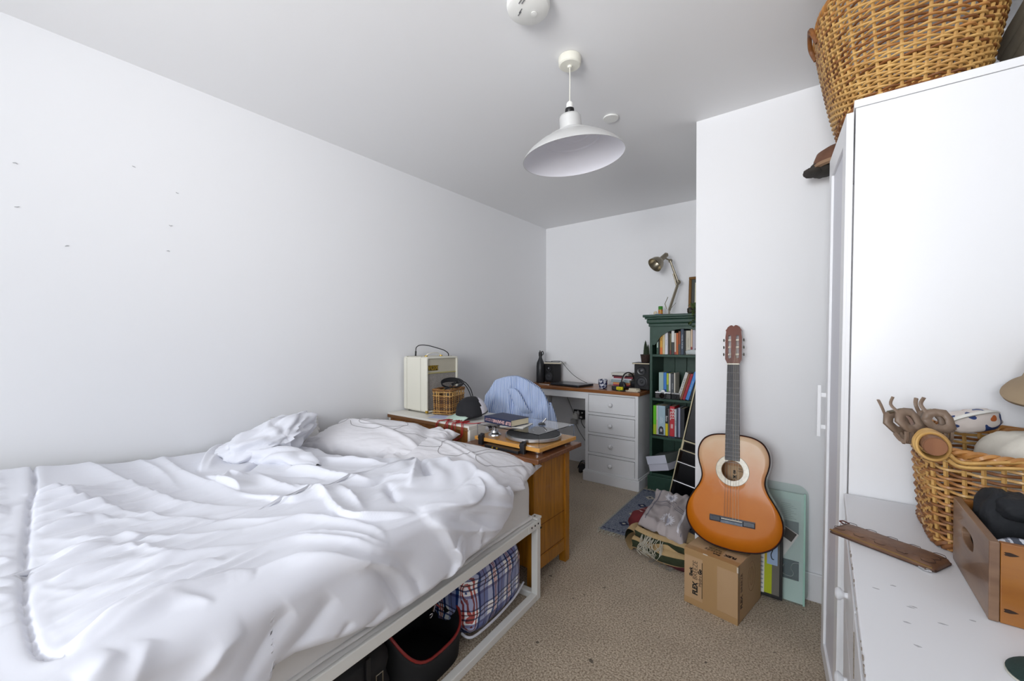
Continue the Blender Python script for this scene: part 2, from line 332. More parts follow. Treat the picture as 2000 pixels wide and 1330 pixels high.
# ---------------------------------------------------------------- duvet: a soft sheet over the bed with folds laid along measured lines
RIDGES=[([(-1.637, 0.216), (-1.391, 0.254), (-1.12, 0.294), (-0.894, 0.333), (-0.72, 0.386), (-0.588, 0.448), (-0.461, 0.541)],0.014,0.02,0.05),
([(-1.484, 0.511), (-1.19, 0.484), (-0.942, 0.494), (-0.71, 0.539), (-0.534, 0.569)],0.014,0.018,0.04),
([(-1.513, 0.403), (-1.24, 0.419), (-1.041, 0.434), (-0.802, 0.431)],0.008,0.02,0.03),
([(-0.975, 0.107), (-0.934, 0.145), (-0.874, 0.178), (-0.791, 0.196), (-0.684, 0.27), (-0.536, 0.365), (-0.359, 0.502)],0.011,0.01,0.035),
([(-0.719, 0.089), (-0.732, 0.129), (-0.7, 0.178), (-0.61, 0.258), (-0.517, 0.36)],0.006,0.012,0.022),
([(-0.598, 0.08), (-0.531, 0.16), (-0.49, 0.217), (-0.433, 0.281), (-0.384, 0.359), (-0.305, 0.481)],0.009,0.022,0.014),
([(-0.508, 0.069), (-0.466, 0.137), (-0.435, 0.209), (-0.423, 0.233), (-0.338, 0.279), (-0.298, 0.299)],0.007,0.014,0.014),
([(-0.336, 0.132), (-0.323, 0.191), (-0.295, 0.253), (-0.281, 0.302), (-0.257, 0.371), (-0.21, 0.444)],0.009,0.01,0.024),
([(-0.361, 0.065), (-0.276, 0.126), (-0.243, 0.196), (-0.229, 0.239), (-0.21, 0.319), (-0.162, 0.36)],0.007,0.014,0.014),
([(-0.28, 0.07), (-0.246, 0.141), (-0.219, 0.222), (-0.204, 0.283), (-0.147, 0.42)],0.008,0.012,0.016),
([(-0.083, 0.084), (-0.089, 0.118), (-0.087, 0.17), (-0.09, 0.225), (-0.082, 0.283), (-0.077, 0.35), (-0.054, 0.384)],0.027,0.016,0.026),
([(-0.086, 0.117), (-0.073, 0.183), (-0.071, 0.235), (-0.047, 0.274), (-0.019, 0.29)],0.008,0.008,0.014),
([(0.014, 0.097), (0.002, 0.124), (-0.011, 0.146)],0.014,0.025,0.025),
([(0.054, 0.155), (0.023, 0.17), (-0.006, 0.191)],0.012,0.025,0.025),
([(0.107, 0.232), (0.087, 0.269), (0.064, 0.291), (0.052, 0.333)],0.014,0.025,0.03),
([(0.169, 0.32), (0.127, 0.359), (0.085, 0.403), (0.068, 0.432)],-0.017,0.034,0.026),
([(0.195, 0.358), (0.172, 0.418), (0.151, 0.472), (0.112, 0.515), (0.096, 0.538)],-0.017,0.034,0.026),
([(0.248, 0.586), (0.243, 0.629), (0.208, 0.695)],-0.016,0.02,0.016),
([(0.208, 0.545), (0.178, 0.582)],-0.01,0.014,0.014),
([(0.049, 0.621), (0.1, 0.671), (0.172, 0.72), (0.23, 0.751), (0.261, 0.746)],-0.02,0.026,0.02),
([(0.083, 0.695), (0.142, 0.762), (0.201, 0.812), (0.263, 0.83)],-0.016,0.02,0.02),
([(-0.078, 0.331), (-0.068, 0.385), (-0.057, 0.444), (-0.025, 0.499), (0.023, 0.582), (0.056, 0.648), (0.106, 0.72), (0.156, 0.773), (0.198, 0.807)],0.016,0.014,0.024),
([(-0.171, 0.361), (-0.164, 0.456), (-0.148, 0.523), (-0.069, 0.581), (0.016, 0.648), (0.099, 0.801)],0.011,0.014,0.02),
([(-0.322, 0.456), (-0.286, 0.526), (-0.254, 0.595), (-0.174, 0.642), (-0.079, 0.677), (0.02, 0.7)],0.013,0.014,0.024),
([(-0.18, 0.463), (-0.175, 0.543), (-0.082, 0.611), (-0.006, 0.652), (0.034, 0.705)],0.008,0.009,0.014),
([(-0.44, 0.448), (-0.34, 0.509), (-0.301, 0.561), (-0.24, 0.655)],0.01,0.014,0.02),
([(-0.014, 0.841), (0.032, 0.868), (0.07, 0.904), (0.129, 0.941), (0.185, 0.979), (0.225, 0.986)],0.030,0.05,0.012),
([(0.143, 0.951), (0.189, 0.979), (0.227, 0.976), (0.274, 0.924)],0.03,0.05,0.012),
([(0.141, 0.994), (0.197, 0.987), (0.249, 0.972)],-0.014,0.014,0.014),
([(0.136, 1.086), (0.188, 1.11), (0.247, 1.102)],0.028,0.014,0.03),
([(0.057, 0.994), (0.116, 1.086), (0.184, 1.197)],0.012,0.02,0.02),
([(-0.358, 0.72), (-0.258, 0.687), (-0.167, 0.67), (-0.126, 0.68), (-0.093, 0.704), (-0.067, 0.743), (-0.032, 0.792), (-0.024, 0.833)],0.028,0.05,0.007),
([(-0.429, 0.806), (-0.32, 0.777), (-0.232, 0.757), (-0.147, 0.731)],0.018,0.02,0.025),
([(-0.286, 0.928), (-0.217, 0.882), (-0.127, 0.847)],-0.026,0.016,0.016),
([(-0.43, 1.213), (-0.353, 1.152), (-0.257, 1.096), (-0.198, 1.063)],-0.034,0.014,0.02),
([(-0.456, 1.22), (-0.297, 1.067), (-0.179, 0.941)],0.022,0.02,0.012),
([(-0.449, 1.238), (-0.373, 1.243), (-0.292, 1.29), (-0.145, 1.26), (-0.028, 1.206), (0.061, 1.257), (0.134, 1.332)],0.030,0.03,0.06),
([(-0.043, 1.158), (0.021, 1.123), (0.033, 1.056), (0.024, 0.98), (0.009, 0.922), (-0.01, 0.849)],0.03,0.008,0.045),
([(-0.756, 0.771), (-0.633, 0.821), (-0.487, 0.851), (-0.36, 0.909)],0.018,0.02,0.014),
([(-0.59, 0.706), (-0.459, 0.705), (-0.396, 0.721), (-0.358, 0.72)],0.02,0.02,0.014),
([(-0.928, 0.849), (-0.765, 0.92), (-0.626, 0.998), (-0.498, 1.045), (-0.422, 1.057)],0.014,0.014,0.024),
([(-0.421, 0.812), (-0.336, 0.892), (-0.372, 0.992)],-0.022,0.02,0.024),
([(-0.342, 0.976), (-0.274, 1.007), (-0.247, 1.045)],0.012,0.01,0.02),
([(0.148, 1.342), (0.076, 1.171), (0.026, 1.02)],0.016,0.024,0.012),
([(0.029, 0.863), (0.097, 0.986), (0.156, 1.131), (0.194, 1.257)],0.014,0.018,0.022),
([(0.136, 1.078), (0.2, 1.115), (0.248, 1.092)],-0.024,0.016,0.02),
([(-0.652, 0.563), (-0.585, 0.555), (-0.51, 0.593), (-0.47, 0.6), (-0.417, 0.635), (-0.406, 0.687), (-0.393, 0.725), (-0.342, 0.716), (-0.24, 0.682), (-0.164, 0.671), (-0.13, 0.682)],0.022,0.05,0.007),
([(-0.917, 0.528), (-0.778, 0.541), (-0.699, 0.563), (-0.652, 0.563)],0.036,0.06,0.008),
([(-0.968, 0.537), (-1.03, 0.555), (-1.145, 0.609), (-1.29, 0.695), (-1.343, 0.766)],0.04,0.009,0.07),
([(-0.963, 0.553), (-1.106, 0.638), (-1.096, 0.674)],0.012,0.01,0.014),
([(-0.798, 0.558), (-0.88, 0.602), (-0.835, 0.622), (-0.836, 0.647)],0.014,0.01,0.016),
([(-0.803, 0.671), (-0.682, 0.666), (-0.547, 0.68), (-0.448, 0.693)],0.02,0.02,0.024),
([(-0.859, 0.655), (-0.945, 0.726), (-0.947, 0.754)],-0.03,0.012,0.012),
([(-0.854, 0.684), (-0.763, 0.712), (-0.697, 0.748), (-0.594, 0.799), (-0.486, 0.809)],-0.012,0.016,0.016),
([(-0.88, 0.832), (-0.747, 0.788), (-0.653, 0.83), (-0.474, 0.924)],0.012,0.014,0.022)]
HEAD= [(-1.113, 0.971), (-1.053, 1.015), (-0.945, 1.024), (-0.818, 1.04), (-0.646, 1.036), (-0.44, 1.071), (-0.422, 1.191), (-0.449, 1.239), (-0.29, 1.288), (-0.146, 1.261), (0.03, 1.223), (0.141, 1.34)]
HEM= [(0.141, 1.34), (0.218, 1.292), (0.248, 1.223), (0.268, 1.11), (0.28, 1.02), (0.295, 0.884), (0.298, 0.763), (0.29, 0.669), (0.256, 0.584), (0.218, 0.45), (0.219, 0.393)]
SEAM= [(-1.756, 0.142), (-1.392, 0.127), (-0.973, 0.108), (-0.851, 0.093), (-0.72, 0.082), (-0.572, 0.07), (-0.417, 0.061), (-0.288, 0.055), (-0.194, 0.057), (-0.128, 0.06), (-0.089, 0.072), (-0.067, 0.091)]
def smoothpoly(L, k=5): return [(p.x, p.y) for p in cr([(a, b_, 0) for a, b_ in L], k)] if len(L) > 2 else list(L)
ZT = .665; RA = .055
def xh(y): return -1.052+(1.596-y)*.058+.012
NA, NY = 330, 420
a_ = np.concatenate([np.linspace(-1.30, -.02, 232), np.linspace(-.015, .34, NA-232)])
y_ = np.linspace(-.36, 1.345, NY)
Aa, Yy = np.meshgrid(a_, y_, indexing='ij')
hx, hy = zip(*sorted(HEAD)); hx = np.array(hx); hy = np.array(hy)
HSC = .88; headY = np.interp(Aa, hx, hy)+.012*np.sin(Aa*31)
hemx, hemy = zip(*sorted((y, a) for a, y in HEM)); hemA = np.interp(Yy, hemx, hemy)
hemA = np.where(Yy < .39, .235+.03*np.sin(Yy*9), hemA)
# squeeze the grid so that its far rows follow the head edge and its last column follows the hem
tY = (Yy-y_[0])/(y_[-1]-y_[0]); Ys = y_[0]+tY*(headY-y_[0])
hemA = HSC*np.interp(Ys, hemx, hemy); hemA = np.where(Ys < .39, .225+.03*np.sin(Ys*9), hemA)
As = np.where(Aa > 0, Aa/.34*hemA, Aa)
def dist(poly):
    best = np.full(As.shape, 9.); sg = np.ones(As.shape); tt = np.zeros(As.shape); n = len(poly)-1
    for i in range(n):
        ax, ay = poly[i]; bx_, by = poly[i+1]; dx, dy = bx_-ax, by-ay; L2 = dx*dx+dy*dy+1e-12
        u = ((As-ax)*dx+(Ys-ay)*dy)/L2; uc = np.clip(u, 0, 1)
        d = np.hypot(As-ax-uc*dx, Ys-ay-uc*dy); c = dx*(Ys-ay)-dy*(As-ax)
        k = d < best; best = np.where(k, d, best); sg = np.where(k, np.sign(c), sg); tt = np.where(k, (i+uc)/n, tt)
    return best, sg, tt
Dd = np.zeros(As.shape)
rs = np.random.RandomState(3)
fine = []
for k in range(75):   # gathers running out of the puckered foot seam
    a0 = -.95+.9*rs.rand(); y0 = .085+.01*rs.randn(); L_ = .1+.3*rs.rand(); sl = .12*rs.randn()-.10
    fine.append(([(a0, y0), (a0+sl*L_*.5, y0+L_*.5), (a0+sl*L_+.01*rs.randn(), y0+L_)], .0055+.005*rs.rand(), .008+.004*rs.rand(), .010+.006*rs.rand()))
for k in range(60):   # small creases running mostly along the bed
    a0 = -1.2+1.2*rs.rand(); y0 = .1+.9*rs.rand(); L_ = .2+.35*rs.rand(); sl = .30*rs.randn()*(1 if y0 > .7 else .4)+.10
    fine.append(([(a0, y0), (a0+sl*L_*.5+.01*rs.randn(), y0+L_*.5), (a0+sl*L_, y0+L_)], (.0018+.0022*rs.rand())*rs.choice([1, 1, -1]), .005+.004*rs.rand(), .007+.006*rs.rand()))
for k in range(60):   # and to its other side
    a0 = -1.25+1.05*rs.rand(); y0 = .055; L_ = .08+.16*rs.rand()
    fine.append(([(a0, y0), (a0+.03*rs.randn(), y0-L_*.5), (a0+.05*rs.randn(), y0-L_)], .004+.004*rs.rand(), .009, .013))
for poly, am, wl, wr in RIDGES+fine:
    poly = smoothpoly(poly, 4 if len(poly) > 2 else 1)
    d, sg, tt = dist(poly)
    end = np.sin(np.pi*np.clip(tt, 0, 1))**.95
    w_ = np.where(sg > 0, wl, wr)*.85
    pr_ = np.exp(-(d/w_)**1.5)
    Dd += am*(1.35 if 0 < am < .02 and min(wl, wr) > .0075 and len(poly) > 12 else 1)*end*pr_
d, sg, tt = dist(smoothpoly(SEAM, 5))
wob = 1+.3*np.sin(tt*180)+.2*np.sin(tt*97)
Dd += -.014*np.exp(-(d/.005)**2)*np.clip(wob, .4, 1.8)+.002*np.exp(-((d-.02)/.016)**2)
# calm broad undulation and crumple
xx = As*1.; yy = Ys*1.
Dd += .005*np.sin(xx*5+2*np.sin(yy*3))*np.sin(yy*4+1)+.0012*np.sin(xx*23+yy*13)*np.sin(yy*19-xx*7)
head = np.clip((Ys-.75)/.35, 0, 1)*np.clip((-As+.1)*4, 0, 1)
Dd += head*(.007*np.sin(xx*37+3*np.sin(yy*11))*np.sin(yy*29+2*np.sin(xx*9))+.012)
foot = .075*np.exp(-((Ys+.02)/.30)**2)*np.clip((-As-.1)*1.3, 0, 1)+.02*np.clip((-As-.7)*2, 0, 1)
side = As > 0
Dd += np.where(side, .004*np.sin(Ys*21+As*9)*np.clip(As*8, 0, 1), 0)
# position and normal of the undisplaced surface
xe = xh(Ys); arc = RA*pi/2; s0 = -RA+.02
phi = np.clip((As-s0)/RA, 0, pi/2)
px_ = xe+.02+np.where(As < s0, As-.02, np.where(As < s0+arc, -RA+RA*np.sin(phi), 0))
pz_ = ZT+np.where(As < s0, 0, np.where(As < s0+arc, -RA+RA*np.cos(phi), -RA-(As-s0-arc)))
pz_ = np.where(As < s0, ZT, pz_)
nx_, nz_ = np.sin(phi), np.cos(phi)
edgeY = np.clip((headY-Ys)/.045, 0, 1); drop = 1-np.sqrt(1-(1-edgeY)**2)
X = px_+nx_*Dd*1.0; Z = pz_+nz_*(Dd+foot)-drop*.075*(1-phi/(pi/2))
X = X-nx_*drop*.03
bot = np.clip((As-(hemA-.03))/.03, 0, 1); X = X-np.where(side, .022*bot**2, 0)
X = np.maximum(X, XL+.012); Z = np.maximum(Z, .385)
t = thing('duvet', 'rumpled white duvet spread over the bed and hanging over its right side', 'duvet', (-1.6, .5, .60))
V = np.stack([X+1.6, Ys-.5, Z-.60], -1)
q = M(); nA, nY = As.shape
me = bpy.data.meshes.new('duvet_cover')
idx = np.arange(nA*nY).reshape(nA, nY)
F = np.stack([idx[:-1, :-1], idx[1:, :-1], idx[1:, 1:], idx[:-1, 1:]], -1).reshape(-1, 4)
me.vertices.add(nA*nY); me.vertices.foreach_set('co', V.reshape(-1).astype(np.float32))
me.loops.add(F.size); me.loops.foreach_set('vertex_index', F.reshape(-1).astype(np.int32))
me.polygons.add(len(F)); me.polygons.foreach_set('loop_start', (np.arange(len(F))*4).astype(np.int32)); me.polygons.foreach_set('loop_total', np.full(len(F), 4, np.int32))
me.polygons.foreach_set('use_smooth', np.ones(len(F), bool)); me.update(calc_edges=True); me.validate()
me.materials.append(SHEET)
o = bpy.data.objects.new('duvet_cover', me); C.objects.link(o); o.parent = t
md = o.modifiers.new('s', 'SOLIDIFY'); md.thickness = .008; md.offset = -1

# ---------------------------------------------------------------- pillows
def pillow(parent, hx_, hy_, T_, name='pillowcase', m_=SHEET, n=96, seed=0, pinch=.10, wr=.006, folds=(), tp=0):
    q = M()
    for sgn in (1, -1):
        rows = []
        for i in range(n+1):
            u = -1+2*i/n; row = []
            for j in range(n+1):
                v = -1+2*j/n
                k = ((1-abs(u)**2.4)*(1-abs(v)**2.4)); th = T_*max(k, 0)**.45
                x = hx_*u*(1-pinch*(1-abs(u)**6)*0-pinch*(1-v*v)*abs(u)**3*.6); y = hy_*v*(1-pinch*(1-u*u)*abs(v)**3*.6)*(1-tp*max(0, u)**3*(v < 0))
                e = 1-min(1, max(k, 0)*2.5)
                w_ = wr*(e+.25)*(nz(u*7+seed, v*7, seed)+.6*nz(u*15, v*15+seed, 2)) if k > 1e-4 else 0
                if k > 1e-4: w_ += wr*1.3*e*sin((u*20 if abs(v) > abs(u) else v*16)+3*nz(u*3, v*3, seed))
                for fu, fv, fa, fw, fang in folds:
                    du = (u-fu)*cos(fang)+(v-fv)*sin(fang); w_ += fa*exp(-(du/fw)**2)*max(0, min(1, k*4))
                row.append((x, y, sgn*(th*(1 if sgn > 0 else .55)+w_*min(1, k*10)*(1 if sgn > 0 else .5)) if k > 1e-4 else .003*sgn*0))
            rows.append(row)
        q.grid(rows)
    bm = bmesh.new(); me = bpy.data.meshes.new('tmp'); me.from_pydata(q.v, [], q.f); bm.from_mesh(me); bmesh.ops.remove_doubles(bm, verts=bm.verts, dist=.0004)
    q.v = [tuple(v.co) for v in bm.verts]; bm.verts.index_update(); q.f = [tuple(v.index for v in f.verts) for f in bm.faces]; q.m = [0]*len(q.f); bm.free()
    return q.build(name, m_, parent, smooth=80)
# printed outline drawing on the two long pillowcases
def print_lines(parent, hx_, hy_, T_, curves, dz=.0015, pinch=.10, obj=None):
    bvh = None
    from mathutils.bvhtree import BVHTree
    bvh = BVHTree.FromPolygons([v.co for v in obj.data.vertices], [p.vertices for p in obj.data.polygons])
    q = M()
    for c in curves:
        P = []
        for p in cr([(u*hx_, v*hy_, 0) for u, v in c], 8):
            h = bvh.ray_cast(Vector((p.x, p.y, .5)), Vector((0, 0, -1)))
            if h[0] is not None: P.append(h[0]+Vector((0, 0, .0004)))
        if len(P) > 2: q.tube(P, .0016, 4, sq=1)
    return q.build('printed_line', mat('print_grey', '9a9798', .8), parent, smooth=60)
PILC = mat('pillow_cotton', 'e6e4e8', .85, bs=900, ba=.08, bd=.0006, sh=.2)
t = thing('pillow', 'long white pillow with grey line drawing, by the wall', 'pillow', mw=axes((-1.90, 1.315, .655), (.94, .34, -.03), (.06, -.16, .97)))
o = pillow(t, .38, .205, .088, m_=PILC, seed=4, wr=.009, folds=((.75, .1, -.02, .12, .3), (.45, -.3, .012, .08, 1.0)))
print_lines(t, .38, .205, .088, [[(-.35, .5), (-.1, .75), (.2, .65), (.35, .3), (.1, .05), (-.2, .05), (-.4, .2), (-.35, .5)],
   [(-.6, .3), (-.4, -.05), (-.1, -.15), (.1, -.1)], [(.35, .3), (.28, -.1), (.45, -.15), (.6, -.05), (.75, .1)], [(-.8, .2), (-.65, .5), (-.5, .8)], [(.1, .9), (.3, .85), (.45, .7), (.3, .66)]], obj=o)
q = M()
for k in range(3): q.cyl((.30+.022*k, -.186+.006*k, .014), (.30+.022*k, -.192+.006*k, .018), .006, n=12)
q.build('button', mat('grey_button', '77777c', .4), t, smooth=40)
t = thing('pillow', 'long white pillow with grey line drawing, its corner over the right bed edge', 'pillow', mw=axes((-1.385, 1.400, .600), (.93, .31, -.10), (.10, -.05, .98)))
o = pillow(t, .355, .20, .080, m_=PILC, seed=9, wr=.009, tp=.62, folds=((-.8, 0, -.02, .10, .2), (.5, -.6, .008, .06, .8), (.62, -.5, .008, .05, .8)))
print_lines(t, .37, .205, .080, [[(-.75, .5), (-.85, .1), (-.55, -.1), (-.3, 0), (-.35, .35), (-.15, .5), (.0, .3)], [(-.3, 0), (-.2, -.35), (.05, -.3), (.2, .1), (.3, .5)],
   [(.7, .5), (.4, .35), (.25, -.05), (.35, -.4), (.55, -.35), (.7, -.05), (.82, .3)], [(-.1, -.7), (.1, -.75), (.3, -.6)]], obj=o)
t = thing('pillow', 'small grey-white pillow propped against the wall, mostly hidden behind the heaped duvet corner', 'pillow', mw=axes((-2.262, 1.055, .700), (.05, .99, -.10), (.80, -.10, .55)))
pillow(t, .125, .10, .030, m_=mat('grey_cotton', 'cfcdcc', .85), seed=2, wr=.005)
# the heaped corner of the duvet against the wall
dv = bpy.data.objects['duvet']
q = M(); rows = []
for i in range(73):
    a = 2*pi*i/72; row = []
    for j in range(37):
        b_ = -pi/2+pi*j/36; ca = cos(b_)
        x, y, z = ca*cos(a), ca*sin(a), sin(b_)
        f = 1+.16*nz(x*2.2+3, y*2.2, z*2.2)+.09*sin(9*atan2(y, z)+5*x+4*nz(x*2, y*2, z*2))*(1-abs(y))**.3+.05*nz(x*6, y*6, z*6+4)
        sx = 1 if y < 0 else 1-.25*y
        row.append((x*.150*f*sx, y*.235*f, z*.100*f*sx+(.045*y if y > 0 else 0)))
    rows.append(row)
q.grid(rows, cu=True).build('duvet_corner', SHEET, dv, smooth=80, loc=(-2.085+1.6, .850-.5, .712-.60), rot=(radians(12), radians(-14), radians(4)))
rows = []
for i in range(61):     # second crumpled roll in front of it
    t_ = i/60; p = Vector((-2.09+.42*t_, .66+.20*t_+.05*sin(pi*t_), .700-.02*t_)); row = []
    r_ = (.012+.05*sin(pi*min(1, t_*1.05))**.6)
    for j in range(28):
        a = 2*pi*j/28; k = 1+.22*sin(3*a+8*t_+2*sin(13*t_))+.14*nz(t_*9, cos(a)*1.5, sin(a)*1.5)
        row.append((p.x+1.6+.25*r_*k*cos(a)*.6, p.y-.5+r_*k*cos(a), p.z-.6+r_*k*sin(a)*.62))
    rows.append(row)
M().grid(rows, cv=True).build('duvet_fold', SHEET, dv, smooth=80)

# ---------------------------------------------------------------- bags under the bed
def blob(hx_, hy_, hz_, p=3., n=48, fn=None):
    """rounded-box shell centred on the origin"""
    rows = []
    for i in range(n*2):
        a = 2*pi*i/(n*2); row = []
        for j in range(n+1):
            b_ = -pi/2+pi*j/n
            c = lambda v: math.copysign(abs(v)**(2/p), v)
            x, y, z = c(cos(b_))*c(cos(a)), c(cos(b_))*c(sin(a)), c(sin(b_))
            k = 1+(fn(x, y, z) if fn else 0); row.append((hx_*x*k, hy_*y*k, hz_*z*k))
        rows.append(row)
    return M().grid(rows, cu=True)
pm = mat('plaid_plastic', 'd5d5de', .28, coat=.5); nt = pm.node_tree; b = nt.nodes['Principled BSDF']
tc = nt.nodes.new('ShaderNodeTexCoord'); sp = nt.nodes.new('ShaderNodeSeparateXYZ'); nt.links.new(tc.outputs['Object'], sp.inputs[0])
def ramp(axis, sc, off, bands):
    mu = nt.nodes.new('ShaderNodeMath'); mu.operation = 'MULTIPLY_ADD'; mu.inputs[1].default_value = sc; mu.inputs[2].default_value = off
    nt.links.new(axis, mu.inputs[0]); fr = nt.nodes.new('ShaderNodeMath'); fr.operation = 'FRACT'; nt.links.new(mu.outputs[0], fr.inputs[0])
    rp = nt.nodes.new('ShaderNodeValToRGB'); rp.color_ramp.interpolation = 'CONSTANT'; el = rp.color_ramp.elements
    el[0].color = H(bands[0][1]); el[1].position = bands[1][0]; el[1].color = H(bands[1][1])
    for p, h in bands[2:]: e = el.new(p); e.color = H(h)
    nt.links.new(fr.outputs[0], rp.inputs[0]); return rp.outputs[0]
V1 = [(0, 'ffffff'), (.18, '2a4a86'), (.27, 'f4f0f4'), (.32, 'b8524e'), (.36, 'ffffff'), (.40, 'b8524e'), (.44, 'ffffff'), (.50, '2a4a86'), (.60, 'a9b2d6'), (.80, '5a2a3e'), (.83, 'a9b2d6')]
V2 = [(0, 'ffffff'), (.14, '2c3f7c'), (.2, 'f4f0f4'), (.30, '4a2a44'), (.34, 'ffffff'), (.44, '2c3f7c'), (.5, 'a9b2d6'), (.9, '6a6aa0')]
ad = nt.nodes.new('ShaderNodeMath'); ad.operation = 'SUBTRACT'; nt.links.new(sp.outputs[1], ad.inputs[0]); nt.links.new(sp.outputs[0], ad.inputs[1])
mx = nt.nodes.new('ShaderNodeMix'); mx.data_type = 'RGBA'; mx.blend_type = 'MULTIPLY'; mx.inputs[0].default_value = .9
nt.links.new(ramp(ad.outputs[0], 9.5, .1, V1), mx.inputs[6]); nt.links.new(ramp(sp.outputs[2], 8.5, .3, V2), mx.inputs[7]); nt.links.new(mx.outputs[2], b.inputs['Base Color'])
t = thing('laundry_bag', 'blue, white and red plaid plastic laundry bag stuffed under the head of the bed', 'bag', (-1.225, 1.345, 0), radians(4))
q = blob(.135, .205, .158, 4.2, 40, lambda x, y, z: .05*nz(x*2, y*3, z*2)+.02*nz(x*7, y*7, z*7)+.012*sin(14*y+6*z+4*nz(x, y*2, z*2)))
q.v = [(x, y, z+.163+.05*max(0, y)*0) for x, y, z in q.v]; q.build('bag_body', pm, t, smooth=80)
q = M(); q.tube(cr([(.085, -.205, .055), (.125, -.185, .045), (.141, -.06, .050), (.139, .09, .060), (.126, .19, .075)], 6), .005, 6)
q.build('seam_edge', mat('white_piping', 'dedee6', .4), t, smooth=60)
q = M(); q.tube(cr([(-.05, -.12, .298), (-.02, -.08, .322), (.03, 0, .328), (.04, .08, .315), (.02, .12, .30)], 5), .009, 8, sq=.4); q.build('handle', mat('navy_webbing', '23305c', .6), t, smooth=60)
# black bag with red piping, open top towards the room
BAGM = mat('black_canvas', '17171a', .75, bs=700, ba=.15, bd=.001)
RED = mat('red_piping', '8c2420', .4)
t = thing('handbag', 'open black bag with red piping standing under the bed beside the plaid bag', 'bag', (-1.22, .985, 0), radians(4))
Rt = []
for k in range(48):
    a = 2*pi*k/48; cx = .145*math.copysign(abs(cos(a))**.55, cos(a)); cy = .165*math.copysign(abs(sin(a))**.6, sin(a)); Rt.append((cx, cy))
rimz = lambda x, y: .185-.085*(x/.145)+.075*max(0, -y/.165)**3+.02*max(0, y/.165)**3
rows = []
for z in (0, .01, .04, .08, .12, .16, .20, .24):
    rows.append([(x*(.92+.3*z), y*(.95+.2*z), (z/.24)*rimz(x, y)+.001) for x, y in Rt])
q = M().grid(rows, cv=True); q.add(rows[0], [tuple(range(48))]); q.build('bag_body', BAGM, t, smooth=60, thick=.006)
M().tube([p for p in rows[-1]], .0052, 8, closed=True).build('piping', RED, t, smooth=60)
q = M(); q.tube(cr([(-.12, -.11, .22), (-.125, -.10, .28), (-.12, .0, .315), (-.125, .08, .29), (-.12, .09, .22)], 6), .008, 8, sq=.5); q.build('handle', BAGM, t, smooth=60)
q = M(); q.tube(cr([(-.12, -.02, .24), (-.06, .02, .235), (.0, .07, .205), (.05, .10, .165)], 6), .0035, 6); q.build('zip_edge', RED, t, smooth=60)
q = M(); q.cyl((.035, .080, .182), (.043, .062, .168), .004, .006, 10); q.lathe([(0, -.006), (.006, -.004), (.0075, 0), (.006, .004), (0, .006)], 12, TR(.032, .086, .186)); q.tube(cr([(.044, .060, .167), (.05, .050, .163), (.046, .042, .156), (.038, .052, .16)], 4), .0018, 6, closed=True)
q.build('zip_pull', CHROME, t, smooth=50)
t = thing('backpack', 'black bag with metal buckles lying in the dark under the bed, nearest the camera', 'bag', (-1.25, .62, 0), radians(3))
q = blob(.17, .20, .13, 4, 32, lambda x, y, z: .05*nz(x*2+5, y*2, z*2)+.015*sin(9*z+5*y)); q.v = [(x, y, z+.132) for x, y, z in q.v]; q.build('bag_body', BAGM, t, smooth=80)
for dx, y, z in ((.171, .12, .16), (.171, -.02, .13)):
    q = M().tube([(dx, y-.012, z-.016), (dx, y+.012, z-.016), (dx, y+.012, z+.016), (dx, y-.012, z+.016)], .0022, 6, closed=True); q.tube([(dx, y, z-.016), (dx+.003, y+.004, z-.05)], .004, 6); q.build('buckle', STEEL, t)
q = M(); q.box((.165, .07, .02), (.176, .085, .25)); q.box((.165, -.10, .02), (.176, -.085, .25)); q.build('strap', RUBBER, t, bev=.002)

# ================================================================ CHESTS BEHIND THE BED HEAD
t = thing('painted_chest', 'low white-painted chest with a bare wooden back, behind the bed head against the wall', 'chest', (-1.955, 1.875, 0))
CH = .72; BACKW = mat('bare_wood_back', '9a6326', .5, ns=5, na=.7, c2='6d3f14', st=(8, 1, 1), bs=60, ba=.05)
bx('top', (-.368, -.205, CH-.022), (.375, .205, CH), mat('chest_white', 'e6e3dc', .4, bs=60, ba=.03), t, .003)
W2 = MC['chest_white']
bx('side', (.360, -.200, .02), (.378, .200, CH-.022), W2, t); bx('side', (-.362, -.200, .02), (-.344, .200, CH-.022), W2, t)
bx('back', (-.344, -.196, .04), (.360, -.186, CH-.022), BACKW, t, .001)
bx('front', (-.344, .18, .04), (.360, .19, CH-.022), W2, t)
bx('edge_strip', (-.368, -.206, CH-.030), (.366, -.2045, CH-.010), mat('raw_edge', '7b5330', .6), t, .001)
for x in (-.35, .345): bx('foot', (x, -.19, 0), (x+.03, -.15, .03), W2, t); bx('foot', (x, .15, 0), (x+.03, .19, .03), W2, t)

t = thing('pine_cabinet', 'stained pine cabinet with a darker overhanging top, between the bed head and the desk', 'cabinet', (-1.335, 1.815, 0))
bx('top', (-.225, -.235, .623), (.280, .190, .645), PINED, t, .004)
bx('top_moulding', (-.215, -.20, .608), (.250, .172, .623), PINE, t, .003)
bx('side_panel', (.200, -.16, .08), (.212, .125, .608), PINE, t, .001); bx('side_panel', (-.205, -.16, .08), (-.193, .125, .608), PINE, t, .001)
bx('back_panel', (-.17, -.170, .08), (.18, -.160, .608), PINE, t, .001); bx('door', (-.17, .14, .08), (.18, .155, .6), PINE, t, .002)
bx('bottom_rail', (.198, -.155, .065), (.216, .125, .125), PINE, t, .002); bx('bottom_panel', (-.19, -.155, .08), (.198, .135, .09), PINE, t)
for x, y in ((.18, .118), (.18, -.185), (-.215, .118), (-.215, -.185)): bx('leg', (x, y, 0), (x+.042, y+.042, .608), PINE, t, .003)
for z in (.3, .45): bx('plank_joint', (.2117, -.14, z-.17), (.2127, .12, z-.168), mat('joint_dark', '4a2808', .8), t, 0)

